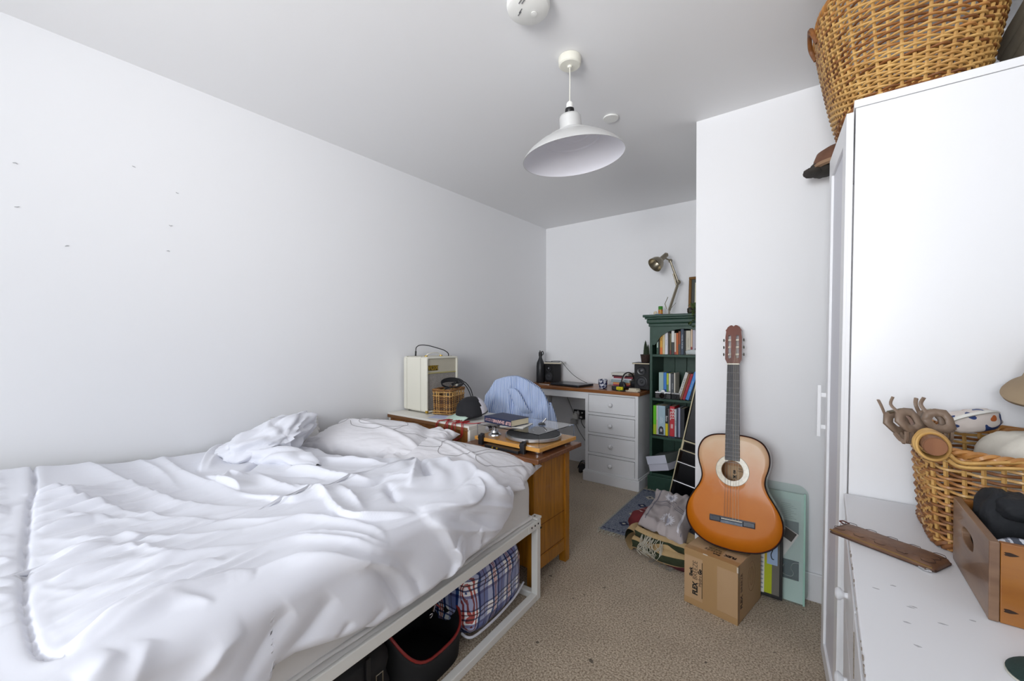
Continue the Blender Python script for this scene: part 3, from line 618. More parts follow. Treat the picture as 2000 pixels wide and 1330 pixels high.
# ---------------- amplifier
CREAM = mat('cream_vinyl', 'dfdccf', .45, bs=900, ba=.25, bd=.0006)
t = thing('guitar_amplifier', 'small cream guitar amplifier with a grey grille standing on the white chest', 'amplifier', (-2.182, 1.925, CH+.001), radians(0))
t.rotation_euler.z = radians(-2)
aw, ad_, ah = .122, .138, .365   # front looks along +x
q = M().prism(rect_round(ad_, ah/2, .018, 5), -aw, aw-.016, Matrix.Translation((0, 0, ah/2+.006)) @ Matrix(((0, 0, 1, 0), (1, 0, 0, 0), (0, 1, 0, 0), (0, 0, 0, 1))))
q.build('cabinet_body', CREAM, t, bev=.004, smooth=35)
TX = Matrix.Translation((0, 0, ah/2+.006)) @ Matrix(((0, 0, 1, 0), (1, 0, 0, 0), (0, 1, 0, 0), (0, 0, 0, 1)))
o_ = rect_round(ad_, ah/2, .018, 5); i_ = rect_round(ad_-.012, ah/2-.012, .008, 5); n = len(o_); q = M()
v = [TX @ Vector((a, b_, z)) for z in (aw-.016, aw+.004) for L in (o_, i_) for a, b_ in L]
f = []
for i in range(n):
    j = (i+1) % n; f += [(i, j, 2*n+j, 2*n+i), (n+i, 3*n+i, 3*n+j, n+j), (2*n+i, 2*n+j, 3*n+j, 3*n+i)]
q.add(v, f).build('front_frame', CREAM, t, bev=.002, smooth=40)
bx('control_panel', (aw-.016, -ad_+.013, ah-.098), (aw-.007, ad_-.013, ah-.007), mat('beige_vinyl', 'b9b3a2', .5, bs=700, ba=.3, bd=.0006), t, .001)
bx('trim_strip', (aw-.016, -ad_+.013, ah-.106), (aw-.004, ad_-.013, ah-.098), mat('gold_trim', 'c8bc82', .35, .5), t, .001)
gm = mat('grille_cloth', '75706c', .9, ns=380, na=1, c2='a7a29c', st=(1, 1, 1), bs=500, ba=.4, bd=.001)
bx('grille_cloth', (aw-.016, -ad_+.013, .020), (aw-.008, ad_-.013, ah-.106), gm, t, 0)
GOLD = mat('gold_badge', 'c9a640', .3, .8)
q = M().box((aw-.007, -ad_+.018, ah-.086), (aw-.005, -ad_+.100, ah-.052)); q.build('badge_plate', mat('badge_dark', '5f4d22', .5), t)
text('badge', 'VOX', .044, GOLD, t, Matrix.Translation((aw-.0035, -ad_+.058, ah-.068)) @ Matrix(((0, 0, 1, 0), (1, 0, 0, 0), (0, 1, 0, 0), (0, 0, 0, 1))), ext=.0016, sx=.95, bold=.001)
for x in (-.085, .062): q = M().box((x, -ad_-.0012, .014), (x+.0014, -ad_+.001, ah-.004)).box((x, -ad_, ah+.0035), (x+.0014, ad_, ah+.0068)); q.build('seam', mat('seam_beige', 'a8a291', .6), t)
q = M(); q.tube(cr([(.03, -.065, ah+.008), (.03, -.05, ah+.022), (.03, 0, ah+.030), (.03, .05, ah+.024), (.03, .065, ah+.008)], 6), .007, 8, sq=.45); q.build('handle', CREAM, t, smooth=60)
for y in (-.065, .065): M().lathe([(.012, 0), (.011, .006), (0, .008)], 14, TR(.03, y, ah+.006)).build('handle_cap', GOLD, t, smooth=40)
for x in (-.09, .09):
    for y in (-.11, .11): M().cyl((x, y, 0), (x, y, .008), .010, n=12).build('foot', RUBBER, t)
for y in (-ad_+.006, ad_-.006): q = M().box((aw-.012, y-.008, .004), (aw+.006, y+.008, .02)).build('corner_guard', GOLD, t, bev=.003)
zt = CH+ah+.008
t = thing('jack_cable', 'black jack cable plugged into the top of the cream amplifier', 'cable', (-2.235, 1.835, zt))
M().cyl((0, 0, .001), (.001, .001, .034), .0055, n=12).build('plug', RUBBER, t, smooth=50)
M().tube(cr([(.001, .001, .034), (.004, .004, .060), (.022, .022, .075), (.06, .06, .072), (.11, .12, .050), (.13, .15, .036), (.139, .175, .012), (.10, .20, -.03), (.03, .225, -.12), (.0, .23, -.36)], 6), .0032, 7).build('cord', RUBBER, t, smooth=60)

# ---------------- wicker helper: a basket from stakes and woven strands
def ring_pt(a, hx_, hy_, p):
    c, s = cos(a), sin(a); return Vector((hx_*math.copysign(abs(c)**(2/p), c), hy_*math.copysign(abs(s)**(2/p), s), 0))
def weave(t, b0, b1, h, p, nst, nrow, r, name_st='stake', mats=(WICK, WICKL, WICKD), zf=None, slew=0, gap=None, amp=1.35, sk=0, wname='woven_strands', rim=True, lean=(0, 0), srad=1.15, pal=(0, 0, 1, 1, 2)):
    """b0/b1 half sizes at base and rim; zf(angle) -> rim height factor"""
    zf = zf or (lambda a: 1)
    # arc-length table at mid height
    K = 720; pts = [ring_pt(2*pi*i/K, 1, b0[1]/b0[0], p) for i in range(K+1)]; L = [0]
    for i in range(K): L.append(L[-1]+(pts[i+1]-pts[i]).length)
    def ang(s):
        s = (s % 1)*L[-1]; lo = int(np.searchsorted(L, s)); lo = max(1, lo); k = (s-L[lo-1])/(L[lo]-L[lo-1]+1e-9); return 2*pi*(lo-1+k)/K
    def P(a, w, off=0):
        k = w**.8; hx_ = b0[0]+(b1[0]-b0[0])*k; hy_ = b0[1]+(b1[1]-b0[1])*k
        q_ = ring_pt(a, hx_+off, hy_+off, p); return Vector((q_.x+lean[0]*w, q_.y+lean[1]*w, w*h*zf(a)))
    for i in range(nst):
        a = ang(i/nst)
        if gap and gap(a, .9): pass
        M().tube([P(a, w) for w in (0, .25, .5, .75, 1)], r*srad, 5).build(name_st, mats[1], t, smooth=60)
    q = M(); rnd = random.Random(nst)
    sub = 4
    for j in range(nrow):
        w0 = (j+.5)/nrow; ph = j % 2; seg = []
        mi = rnd.choice(pal) if len(mats) > 2 else 0
        for i in range(nst*sub+1):
            s = i/(nst*sub); a = ang(s); u = i/sub
            off = r*amp*cos(pi*u+pi*ph); 
            w = w0+slew*((u+ph*1.0+j*.37) % 3/3-.5)/nrow
            if gap and gap(a, w):
                if len(seg) > 2: q.tube(seg, r, 5, mi=mi, sq=1.2)
                seg = []; continue
            seg.append(P(a, min(1, w), off))
        if len(seg) > 2: q.tube(seg, [r*(.82+.3*rnd.random()) for _ in seg] if slew else r, 5, mi=mi)
    o = q.build(wname, list(mats), t, smooth=60); o['kind'] = 'stuff'
    for nm, w, rr in (('rim_braid', 1.0, r*1.5), ('base_braid', .0, r*1.6)) if rim else ():
        q = M()
        for k in range(3):
            ptsb = []
            for i in range(nst*6):
                a = ang(i/(nst*6)); th = 2*pi*(i/(nst*6)*nst/2+k/3)
                b_ = P(a, w, rr*1.1*cos(th)); b_.z += rr*1.1*sin(th)+(rr*1.6 if w == 0 else rr); ptsb.append(b_)
            q.tube(ptsb, rr, 5, closed=True, mi=0)
        o = q.build(nm, mats[0] if w else mats[-1], t, smooth=60); o['kind'] = 'stuff'
    q = M(); base = [P(2*pi*i/60, 0) + Vector((0, 0, r)) for i in range(60)]; q.add(base, [tuple(range(60))])
    q.build('base', mats[-1], t, thick=r)
    return P

t = thing('wicker_basket', 'small square basket of dark and pale wicker in front of the cream amplifier', 'basket', (-1.992, 1.915, CH+.001), radians(16))
weave(t, (.066, .092), (.070, .098), .155, 9, 26, 24, .0024, mats=(mat('small_brown', '8a5f31', .6), WICKL, mat('small_brown2', '55351a', .6)), gap=lambda a, w: .80 < w < .90, amp=1.0, srad=1.25, pal=(0, 0, 2))
q = M()
for z in (.008, .022, .122, .146):
    q.tube([ring_pt(2*pi*i/64, .0735, .1005, 9)+Vector((0, 0, z)) for i in range(64)], .0026, 5, closed=True)
q.build('band', WICKL, t, smooth=60)
t = thing('coiled_cable', 'coiled black guitar cable lying over the small wicker basket', 'cable', (-1.992, 1.915, CH+.157), radians(16))
q = M()
for k in range(5):
    rr = .052+.004*k; tilt = .45+.10*k
    q.tube([Vector((.005, .01, .030+.003*k))+Vector((.70, .52, 0))*(rr*1.25*cos(a)+.004*k)+Vector((-.5, .5, .62))*((.030+.004*k)*sin(a)) for a in (2*pi*i/40 for i in range(40))], .0034, 6, closed=True)
q.tube(cr([(.03, -.085, .016), (.045, -.05, .02), (.04, .02, .045), (.0, .07, .05)], 6), .0034, 6)
q.tube(cr([(0, .06, .045), (.01, .12, .042), (.03, .17, .03), (.055, .205, -.02), (.07, .21, -.07)], 6), .0032, 6)
q.tube(cr([(0, .07, .035), (.03, .13, .03), (.06, .15, -.01), (.09, .15, -.07), (.10, .15, -.10)], 6), .0032, 6)
q.build('cord', RUBBER, t, smooth=60)
M().cyl((.005, .035, .030), (.012, .105, .036), .008, n=12).build('plug', BLACK, t, smooth=50)
M().cyl((.028, -.122, .009), (.030, -.108, .012), .003, n=10).build('plug_tip', GOLD, t); M().cyl((.030, -.108, .012), (.032, -.08, .017), .006, n=12).build('plug', BLACK, t, smooth=50)

t = thing('loose_papers', 'loose papers lying on the white chest under the cap', 'papers', (-1.87, 1.83, CH+.0008), radians(12))
for k, (x, y, a, c) in enumerate(((-.05, -.05, .1, 'b9c0dd'), (.06, -.02, -.3, 'e4e2dc'), (.02, .05, .4, 'dcdad6'))):
    M().box((-.07, -.05, 0), (.07, .05, .0006), T=TR(x, y, .0008*k, 0, 0, a)).build('sheet', mat('paper_'+c, c, .8), t)
RC = mat('red_cord', 'a3161f', .55)
t = thing('cord_loops', 'red cord looped over the edge of the white chest, under the cap peak', 'cord', (-1.76, 1.70, CH+.003))
q = M()
def loop(x0, w_, dz): return cr([(x0, .06, .004), (x0-.02, -.02, .004), (x0-.03, -.041, .0), (x0-.035-w_*.05, -.044, -dz*.6), (x0, -.045, -dz), (x0+.04, -.044, -dz*.7), (x0+.045, -.041, 0), (x0+.02, -.01, .005), (x0+.01, .05, .004)], 7)
for x0, w_, dz in ((-.02, .25, .072), (.04, .15, .085), (.09, -.05, .090), (.10, .02, .082), (-.03, .18, .060)): q.tube(loop(x0, w_, dz), .0024, 6)
q.tube(cr([(.02, .03, .004), (.10, .0, .004), (.17, .03, .004), (.21, .12, .004)], 6), .0026, 6)
q.build('cord', RC, t, smooth=60)

# ---------------- cap
t = thing('baseball_cap', 'baseball cap with black sides, white front strip and pale green peak, on the white chest', 'cap', (-1.735, 1.86, CH+.004), radians(205), rot=(radians(-3), radians(8), radians(238)))
t.location.z = CH+.018; t.scale = (1.12, 1.12, 1.12)
rows = []
for i in range(41):
    a = 2*pi*i/40; row = []
    for j in range(15):
        b_ = (pi/2)*j/14; r_ = cos(b_)**.75
        x, y, z = .088*r_*cos(a), .078*r_*sin(a), .098*sin(b_)**1.05
        k = 1+.05*nz(x*20, y*20, z*20); row.append((x*k, y*k, z+.004))
    rows.append(row)
q = M().grid(rows); o = q.build('crown', [mat('black_mesh', '16161b', .8, bs=600, ba=.6, bd=.001), mat('cap_white', 'e3e1ea', .75)], t, smooth=60, thick=.003)
for p in o.data.polygons:
    if p.center.x < -.040: p.material_index = 1
q = M(); rows = []
for i in range(17):
    a = -1.15+2.3*i/16; row = []
    for j in range(7):
        u = j/6; row.append((.020+(cos(a)*.085)*(.55+1.05*u), sin(a)*.085*(1-.10*u), .012-.016*u*1.1+.012*cos(a*1.3)*(1-u*.4)))
    rows.append(row)
q.grid(rows).build('peak', mat('pale_green_cloth', 'b7cdbf', .8), t, smooth=60, thick=.004)
q = M(); q.tube([(.0875*cos(a), .0775*sin(a), .012) for a in (2*pi*i/40 for i in range(40))], .006, 6, closed=True, sq=.6); q.build('sweatband', BLACK, t, smooth=60)
M().lathe([(.006, 0), (.005, .004), (0, .005)], 12, TR(0, 0, .100)).build('top_button', BLACK, t, smooth=50)

# ---------------- books under and on the lid
def book(name, label, T, w, d, h, cov, group=None, cat='book', ttl=None, tcol='f0e8dc', tsize=.012, up=False, tx=0, soft=.002, band=None, tbold=0):
    """flat local frame: spine is the -y face, width w along x (height of book), depth d along y, thickness h along z; T places it"""
    t = thing(name, label, cat, mw=T, group=group); c = mat('cover_'+cov, cov, .5, bs=300, ba=.03)
    M().box((-w/2, 0, 0), (w/2, d, soft)).box((-w/2, 0, h-soft), (w/2, d, h)).box((-w/2, 0, soft), (w/2, soft, h-soft)).build('cover', c, t, bev=.0008)
    M().box((-w/2+.003, soft, soft), (w/2-.003, d-.003, h-soft)).build('pages', PAGES, t)
    if band:
        a, b_, col = band; M().box((-w/2+w*a, -.0004, .0006), (-w/2+w*b_, .0004, h-.0006)).build('spine_band', mat('band_'+col, col, .5), t)
    if ttl: text('title', ttl, tsize, mat('ink_'+tcol, tcol, .5), t, Matrix.Translation((tx, -.0008, h/2)) @ Matrix.Rotation(radians(90), 4, 'X') @ (Matrix.Rotation(pi, 4, 'Z') if up else Matrix.Identity(4)), bold=tbold)
    return t

# ---------------- turntable
TT = Vector((-1.290, 1.810, .6455))
t = thing('turntable', 'wooden-plinth turntable with a clear lid on the pine cabinet', 'record player', tuple(TT), radians(-2.2))
PW = mat('light_plinth', 'd39a4c', .4, ns=6, na=.4, c2='bd7f35', st=(.6, 8, 8), coat=.2)
q = M().box((-.222, -.168, .017), (.212, .172, .036)); q.build('plinth', PW, t, bev=.002)
for x, y in ((-.185, -.125), (.175, -.125), (-.185, .13), (.175, .13)):
    M().lathe([(0, 0), (.022, 0), (.024, .003), (.024, .014), (.020, .018), (0, .018)], 28, TR(x, y, 0)).build('foot', CHROME, t, smooth=35)
M().lathe([(0, .040), (.146, .040), (.149, .043), (.149, .0555), (.146, .058), (0, .058)], 72, TR(.045, .008, 0)).build('platter', ALU, t, smooth=35)
M().lathe([(0, .058), (.143, .058), (.143, .062), (0, .062)], 72, TR(.045, .008, 0)).build('slipmat', mat('grey_felt', '46484a', .9), t, smooth=35)
M().cyl((.045, .008, .036), (.045, .008, .071), .0035, n=12).build('spindle', CHROME, t)
M().lathe([(.036, .036), (.034, .044), (.022, .052), (.020, .062), (0, .064)], 32, TR(-.150, -.085, 0)).build('tonearm_base', ALU, t, smooth=35)
q = M(); q.tube(cr([(-.150, -.085, .078), (-.152, 0, .080), (-.150, .08, .078), (-.135, .13, .072)], 5), .004, 8); q.build('tonearm', ALU, t, smooth=60)
M().cyl((-.150, -.145, .078), (-.150, -.118, .078), .014, n=20).build('counterweight', CHROME, t, smooth=40)
M().lathe([(0, .060), (.010, .060), (.010, .080), (.014, .082), (0, .084)], 20, TR(-.150, -.085, 0)).build('tonearm_pivot', CHROME, t, smooth=40)
M().box((-.145, .125, .064), (-.120, .155, .072)).build('headshell', BLACK, t, bev=.002)
q = M(); h0, h1, w_, e = .037, .098, .003, 0
q.box((-.212, -.158, h1), (.202, .166, h1+w_)); q.box((-.212, -.158, h0), (.202, -.155, h1)); q.box((-.212, .163, h0), (.202, .166, h1)); q.box((-.212, -.155, h0), (-.209, .163, h1)); q.box((.199, -.155, h0), (.202, .163, h1))
q.build('lid', GLASS, t)
for x in (-.165, .118):
    q = M().box((x-.014, -.186, -.004), (x+.014, -.169, .052)).box((x-.012, -.172, .034), (x+.012, -.159, .058)); q.build('hinge', BLKSATIN, t, bev=.003)
    M().cyl((x-.016, -.180, .036), (x+.016, -.180, .036), .006, n=12).build('hinge_pin', BLACK, t)
t.children[0]['label'] = 'plinth of light wood'
t = thing('phono_box', 'flat black box under the back edge of the turntable', 'phono box', (-1.30, 1.655, .6455), radians(-2.2))
bx('case', (-.11, -.05, 0), (.115, -.005, .014), BLACK, t, .002)
for x in (-.05, -.02): M().cyl((x, -.056, .008), (x, -.049, .008), .0045, n=12).build('socket', GOLD, t)
LZ = TT.z+.098+.0035
book('book', 'thick navy blue hardback lying on the clear turntable lid', TR(-1.385, 1.682, LZ+.007, 0, 0, radians(-7)), .205, .140, .034, '1d2748', ttl='ELIF SHAFAK', tcol='d2a9a4', tsize=.024, up=True, tx=.035, tbold=.0006)
o = bpy.data.objects['book']; text('title', '10 minutes 38 seconds\nin this strange world', .0085, mat('ink_d2a9a4', 'd2a9a4', .5), o, Matrix.Translation((-.055, -.0008, .017)) @ Matrix.Rotation(radians(90), 4, 'X') @ Matrix.Rotation(pi, 4, 'Z'))
t = thing('magazine', 'thin white magazine under the navy hardback on the turntable lid', 'magazine', (-1.325, 1.775, LZ+.0002), radians(12)); bx('cover', (-.06, -.085, 0), (.075, .05, .003), PAPER, t, .0005); bx('picture', (-.05, -.075, .003), (.03, .04, .0033), mat('magazine_olive', '8a8560', .5), t, 0)
t = thing('metal_clip', 'small silver and clear object standing on the turntable lid beside the navy hardback', 'clip', (-1.215, 1.855, LZ+.0005), radians(20))
M().lathe([(0, 0), (.020, 0), (.021, .003), (.012, .010), (0, .011)], 20).build('base', mat('smoke_metal', '6d6e70', .25, .9), t, smooth=40)
M().cyl((.004, 0, .010), (.016, .008, .026), .0045, n=10).build('post', CHROME, t, smooth=40); M().lathe([(0, -.005), (.006, -.003), (.007, 0), (.006, .003), (0, .005)], 12, TR(.018, .010, .028)).build('knob', CHROME, t, smooth=40)

# ---------------- chair with the striped shirt over its back
CW = mat('chair_dark', '2a2624', .5)
CHX = Matrix.Translation((-1.79, 2.52, 0)) @ Matrix.Rotation(radians(24), 4, 'Z')   # local -y is the back of the chair
t = thing('desk_chair', 'dark round-backed chair under the striped shirt, at the desk', 'chair', mw=CHX)
M().prism(rect_round(.21, .20, .07, 5), .43, .455).build('seat', CW, t, bev=.006)
bk = [(-.19, -.19, .44), (-.205, -.20, .62), (-.195, -.205, .74), (-.12, -.21, .865), (0, -.21, .90), (.12, -.21, .865), (.195, -.205, .74), (.205, -.20, .62), (.19, -.19, .44)]
M().tube(cr(bk, 7), .013, 10).build('back_hoop', CW, t, smooth=60)
for x in (-.09, 0, .09): M().tube([(x, -.19, .45), (x*1.05, -.205, .7), (x, -.21, .885-abs(x)*.4)], .006, 8).build('spindle', CW, t, smooth=60)
for x, y in ((-.17, -.16), (.17, -.16), (-.17, .16), (.17, .16)): M().tube([(x, y, .435), (x*1.15, y*1.15, 0)], [.016, .012], 10).build('leg', CW, t, smooth=60)
sm, nt, b, rp = stripes('striped_cotton', 0, [(0, 'c9d4ea'), (.50, '5b7fbe'), (.86, 'd3dcee')], 'a9bce0', 96)
sm2 = b; b.inputs['Roughness'].default_value = .85
t = thing('striped_shirt', 'blue and white striped shirt draped over the round chair back', 'shirt', mw=CHX)
def shell(side):
    rows = []; n = 90
    for i in range(n+1):
        u = -1+2*i/n; row = []
        top = .938-.105*abs(u)**1.7-.14*max(0, abs(u)-.7)*1.6-.035*u
        for j in range(61):
            v = j/60; x = -.022+.232*u*(1-.04*v)+.012*nz(u*3, v*3, side); z = top-.47*v*(1+.06*nz(u*3, 5))-.012*abs(sin(u*6+1))
            if side > 0 and v > .62: z = top-.47*.62-(v-.62)*.12
            fold = .022*nz(u*2.6+1.2*v, v*2.2, side*7)+.015*sin(11*u+7*v+4*nz(u*2, v*2, 3))*min(1, v*2.2+.15)+.010*nz(u*9, v*6, side)
            y = side*(.028+.045*min(1, v*1.5)*(1-.25*u*u))-.206+fold
            if v < .10: y = -.206+side*.028*sqrt(max(0, 1-(1-v/.10)**2))*1.0+fold*v*8; z = top+.012*sqrt(max(0, 1-(v/.10)**2))-.02*v
            row.append((x, y, z))
        rows.append(row)
    return M().grid(rows)
shell(-1).build('back_panel', sm, t, smooth=80, thick=.002); shell(1).build('front_panel', sm, t, smooth=80, thick=.002)
q = M()
for u0, k in ((-1, 0), (1, 1)):
    rows = []
    for i in range(31):
        v = i/30; c = Vector((-.022+u0*(.205+.03*sin(v*3)), -.215, .78-.02*u0-.48*v)); r_ = .030+.018*sin(pi*min(1, v*1.2))*1
        rows.append([(c.x+r_*cos(a)*(1+.25*sin(3*a+6*v)), c.y+r_*sin(a)*(1+.2*sin(4*a+9*v)), c.z+.01*sin(2*a+5*v)) for a in (2*pi*j/24 for j in range(24))])
    M().grid(rows, cv=True).build('sleeve', sm, t, smooth=80)
rows = []
for i in range(41):   # crumpled collar and a bunched fold over the back
    v = i/40; c = Vector((-.07+.15*v, -.262-.012*sin(pi*v), .86-.17*v+.02*sin(7*v))); r_ = .010+.020*sin(pi*v)
    rows.append([(c.x+r_*cos(a)*1.2, c.y+r_*sin(a)*.6, c.z+r_*.9*cos(a+1)) for a in (2*pi*j/16 for j in range(16))])
M().grid(rows, cv=True).build('collar', sm, t, smooth=80)

# ================================================================ DESK
DZ = .785
t = thing('desk', 'white desk with a brown wooden top and four drawers, against the back wall', 'desk', (-1.745, 3.40, 0))
DW = mat('desk_white', 'e6e6e8', .4, bs=60, ba=.03)
bx('top', (-.575, -.225, DZ-.028), (.582, .228, DZ), OAK, t, .005)
bx('apron', (-.52, -.205, DZ-.088), (.10, -.190, DZ-.028), DW, t, .001); bx('apron', (-.52, .19, DZ-.088), (.10, .205, DZ-.028), DW, t, .001)
for y in (-.2, .165): bx('leg', (-.545, y, 0), (-.505, y+.04, DZ-.028), DW, t, .002)
bx('side_rail', (-.535, -.16, DZ-.088), (-.52, .165, DZ-.028), DW, t, .001)
q = M().box((.100, -.190, .09), (.565, .215, DZ-.028)); q.build('pedestal', DW, t, bev=.001)
q = M().box((.100, -.210, .09), (.128, -.19, DZ-.028)); q.box((.540, -.210, .09), (.565, -.19, DZ-.028))
zs = [(.590, .742), (.420, .568), (.250, .398), (.092, .228)]
for z0, z1 in [(zs[0][1], DZ-.028)]+[(zs[i+1][1], zs[i][0]) for i in range(3)]: q.box((.128, -.210, z0), (.540, -.19, z1))
q.build('face_frame', DW, t, bev=.001)
for k, (z0, z1) in enumerate(zs):
    d = bx('drawer', (.131, -.206-(.004 if k in (1, 3) else 0), z0+.003), (.537, -.190, z1-.004), DW, t, .0015)
    M().lathe([(.008, 0), (.007, .008), (.0155, .014), (.0185, .021), (.016, .028), (.008, .032), (0, .033)], 24, TR(.334, -.206-(.004 if k in (1, 3) else 0), (z0+z1)/2, radians(90))).build('knob', DW, d, smooth=50)
    bx('drawer_gap', (.1285, -.1925, z0), (.5395, -.1905, z1), mat('gap_dark', '55555a', .9), d, 0)
bx('plinth', (.085, -.226, 0), (.580, .225, .085), DW, t, .004); M().box((.093, -.220, .085), (.572, .220, .095)).build('plinth_moulding', DW, t, bev=.004)

D = lambda n, l, c, x, y, rz=0, z=DZ, g=None: thing(n, l, c, (x, y, z+.0006), rz, g)
t = D('water_bottle', 'tall matt black water bottle with a loop cap on the desk', 'bottle', -2.245, 3.40, radians(-20))
M().lathe([(0, 0), (.038, 0), (.040, .004), (.040, .165), (.036, .195), (.022, .225), (.0155, .245), (.0155, .262), (0, .262)], 36).build('body', mat('matt_black', '202226', .42), t, smooth=35)
M().lathe([(0, .262), (.0175, .262), (.018, .266), (.018, .295), (.012, .302), (0, .303)], 28).build('cap', BLACK, t, smooth=35)
M().tube([(.033+.015*cos(a), 0, .291+.017*sin(a)) for a in (2*pi*i/24 for i in range(24))], .0042, 8, closed=True).build('loop', BLACK, t, smooth=60)
M().tube(cr([(-.014, 0, .30), (-.008, .0, .314), (.004, 0, .300)], 4), .003, 6).build('spout_clip', BLACK, t)
# speakers
def speaker(name, label, x, y, rz, w, d, h, z=DZ, tw=.6):
    t = thing(name, label, 'speaker', (x, y, z+.0006), rz, 'desktop speakers')
    M().box((-w/2, -d/2, .006), (w/2, d/2, h)).build('enclosure', mat('charcoal_vinyl', '242427', .7), t, bev=.004)
    M().box((-w/2+.003, -d/2-.005, .009), (w/2-.003, -d/2, h-.003)).build('baffle', mat('speaker_black', '0e0e10', .65), t, bev=.002)
    for x_ in (-w/2+.02, w/2-.02):
        for y_ in (-d/2+.02, d/2-.02): M().cyl((x_, y_, 0), (x_, y_, .007), .008, n=10).build('foot', RUBBER, t)
    F = lambda z_: TR(0, -d/2-.005, z_, radians(90))
    r = w*.37; M().lathe([(r, 0), (r, .004), (r*.9, .005), (r*.84, .002)], 40, F(h*.33)).build('woofer_ring', mat('ring_grey', '26262a', .45), t, smooth=35)
    M().lathe([(r*.86, .002), (r*.78, .006), (r*.70, .001), (r*.32, -.003+.004), (r*.30, .003), (r*.15, .007), (0, .008)], 40, F(h*.33)).build('woofer_cone', mat('cone_grey', '37383c', .6), t, smooth=50)
    r = w*.19; M().lathe([(r*1.5, 0), (r*1.45, .003), (r, .001), (r*.6, .002), (r*.5, .006), (0, .008)], 32, F(h*.76)).build('tweeter', mat('tweeter_black', '1f1f22', .25), t, smooth=35)
    M().lathe([(r*.42, .006), (r*.2, .0095), (0, .010)], 20, F(h*.76)).build('tweeter_dome', mat('dome_grey', '6a6a6e', .3), t, smooth=50)
    return t
speaker('speaker', 'left-hand grey-sided black desk speaker behind the water bottle, with papers on top', -2.165, 3.50, radians(-2), .118, .125, .185)
t = D('notebook', 'pale notebook lying on top of the left-hand desk speaker', 'notebook', -2.155, 3.505, radians(14), DZ+.186)
bx('cover', (-.085, -.075, 0), (.095, .08, .012), PAPER, t, .001); bx('page_edge', (-.083, -.0755, .002), (.093, -.0745, .010), PAGES, t, 0)
t = D('phone', 'black phone on the pale notebook on the left-hand speaker', 'phone', -2.165, 3.50, radians(-60), DZ+.1986); q = M().prism(rect_round(.036, .072, .008, 4), 0, .008); q.build('case', BLKSATIN, t, bev=.001); q = M().prism(rect_round(.032, .067, .006, 4), .008, .0083); q.build('screen', BLKGLOSS, t)
t = D('charging_cable', 'black cable running from the top of the left-hand speaker down to the laptop', 'cable', -2.15, 3.50, 0, DZ)
M().tube(cr([(-.02, -.02, .2085), (.03, -.02, .213), (.08, -.01, .212), (.105, -.015, .200), (.16, -.02, .145), (.24, -.035, .085), (.33, -.05, .042), (.395, -.06, .022)], 6), .0022, 6).build('cord', RUBBER, t, smooth=60)
t = D('white_cable', 'short white cable lying on the desk between bottle and laptop', 'cable', -2.19, 3.29, 0)
M().tube(cr([(0, 0, .003), (.04, -.03, .003), (.10, -.035, .003), (.135, -.045, .003)], 6), .002, 6).build('cord', PLASTIC, t, smooth=60); bx('plug', (.13, -.05, .0005), (.145, -.042, .006), PLASTIC, t, .001)
t = D('laptop', 'closed dark laptop lying on the desk', 'laptop', -1.865, 3.345, radians(-9))
q = M().prism(rect_round(.165, .115, .010, 4), 0.002, .012); q.build('base', mat('laptop_black', '191a1e', .35), t, bev=.001)
q = M().prism(rect_round(.165, .115, .010, 4), .013, .021); q.build('lid', mat('laptop_lid', '3c3e44', .28, .4), t, bev=.001)
for x in (-.14, .14):
    for y in (-.09, .09): M().cyl((x, y, 0), (x, y, .003), .006, n=8).build('foot', RUBBER, t)
t = D('mug', 'white mug with a dark blue pattern on the desk, in front of the stacked books', 'mug', -1.525, 3.285, radians(150))
cer = mat('blue_pattern', 'c9cbd6', .2, ns=55, na=1, c2='1c2650', coat=.5, det=1); MC['blue_pattern'].node_tree.nodes['Color Ramp'].color_ramp.interpolation = 'CONSTANT'; MC['blue_pattern'].node_tree.nodes['Color Ramp'].color_ramp.elements[1].position = .5
M().lathe([(0, .001), (.030, .001), (.034, .004), (.039, .060), (.0395, .079), (.0375, .080), (.036, .060), (.031, .008), (0, .007)], 40).build('body', cer, t, smooth=40)
M().tube(cr([(.035, 0, .066), (.055, 0, .068), (.062, 0, .045), (.052, 0, .022), (.034, 0, .018)], 5), .0048, 8, sq=1.2).build('handle', cer, t, smooth=60)
# stack of books lying flat
zz = DZ+.0006; st = [('purple-brown', '4a2f3b', .028, .165, -1), ('orange', 'd5894f', .018, .150, 2), ('pale teal', '9fb3b5', .022, .168, -2), ('white', 'dedede', .014, .166, 1), ('crimson', '8d2b3a', .014, .170, 3), ('dark maroon', '3a1822', .014, .172, 0), ('grey-white', 'd4d2cb', .018, .165, -3)]
st = [('black', '1c1c20', .022, .150, 2), ('deep pink', 'b3425c', .010, .148, -1), ('orange', 'd8935a', .018, .158, 1), ('pale teal', '9aaeb2', .022, .170, -2), ('white', 'dcdce4', .012, .168, 1), ('crimson', '95323f', .013, .168, 3), ('dark maroon', '3b1a24', .013, .168, 0), ('grey-white', 'd6d4cc', .020, .162, -3)]
pos = ['at the bottom of', 'second from the bottom in', 'third from the bottom in', 'fourth from the bottom in', 'fifth from the bottom in', 'third from the top in', 'second from the top in', 'on top of']
for k, (cn, c, h, w_, a) in enumerate(st):
    ttl = {5: 'THE FIFTH SEASON', 6: 'GRACE NOTES'}.get(k)
    book('book', f'{cn} book {pos[k]} the stack lying on the desk', TR(-1.405+.004*a, 3.395+.003*a, zz, 0, 0, radians(1.5*a)), w_, .12, h, c, 'books stacked flat on the desk'); zz += h+.0004
bpy_top = zz
t = D('headphones', 'black headphones with a pale band leaning beside the right-hand speaker', 'headphones', -1.318, 3.33, radians(64))
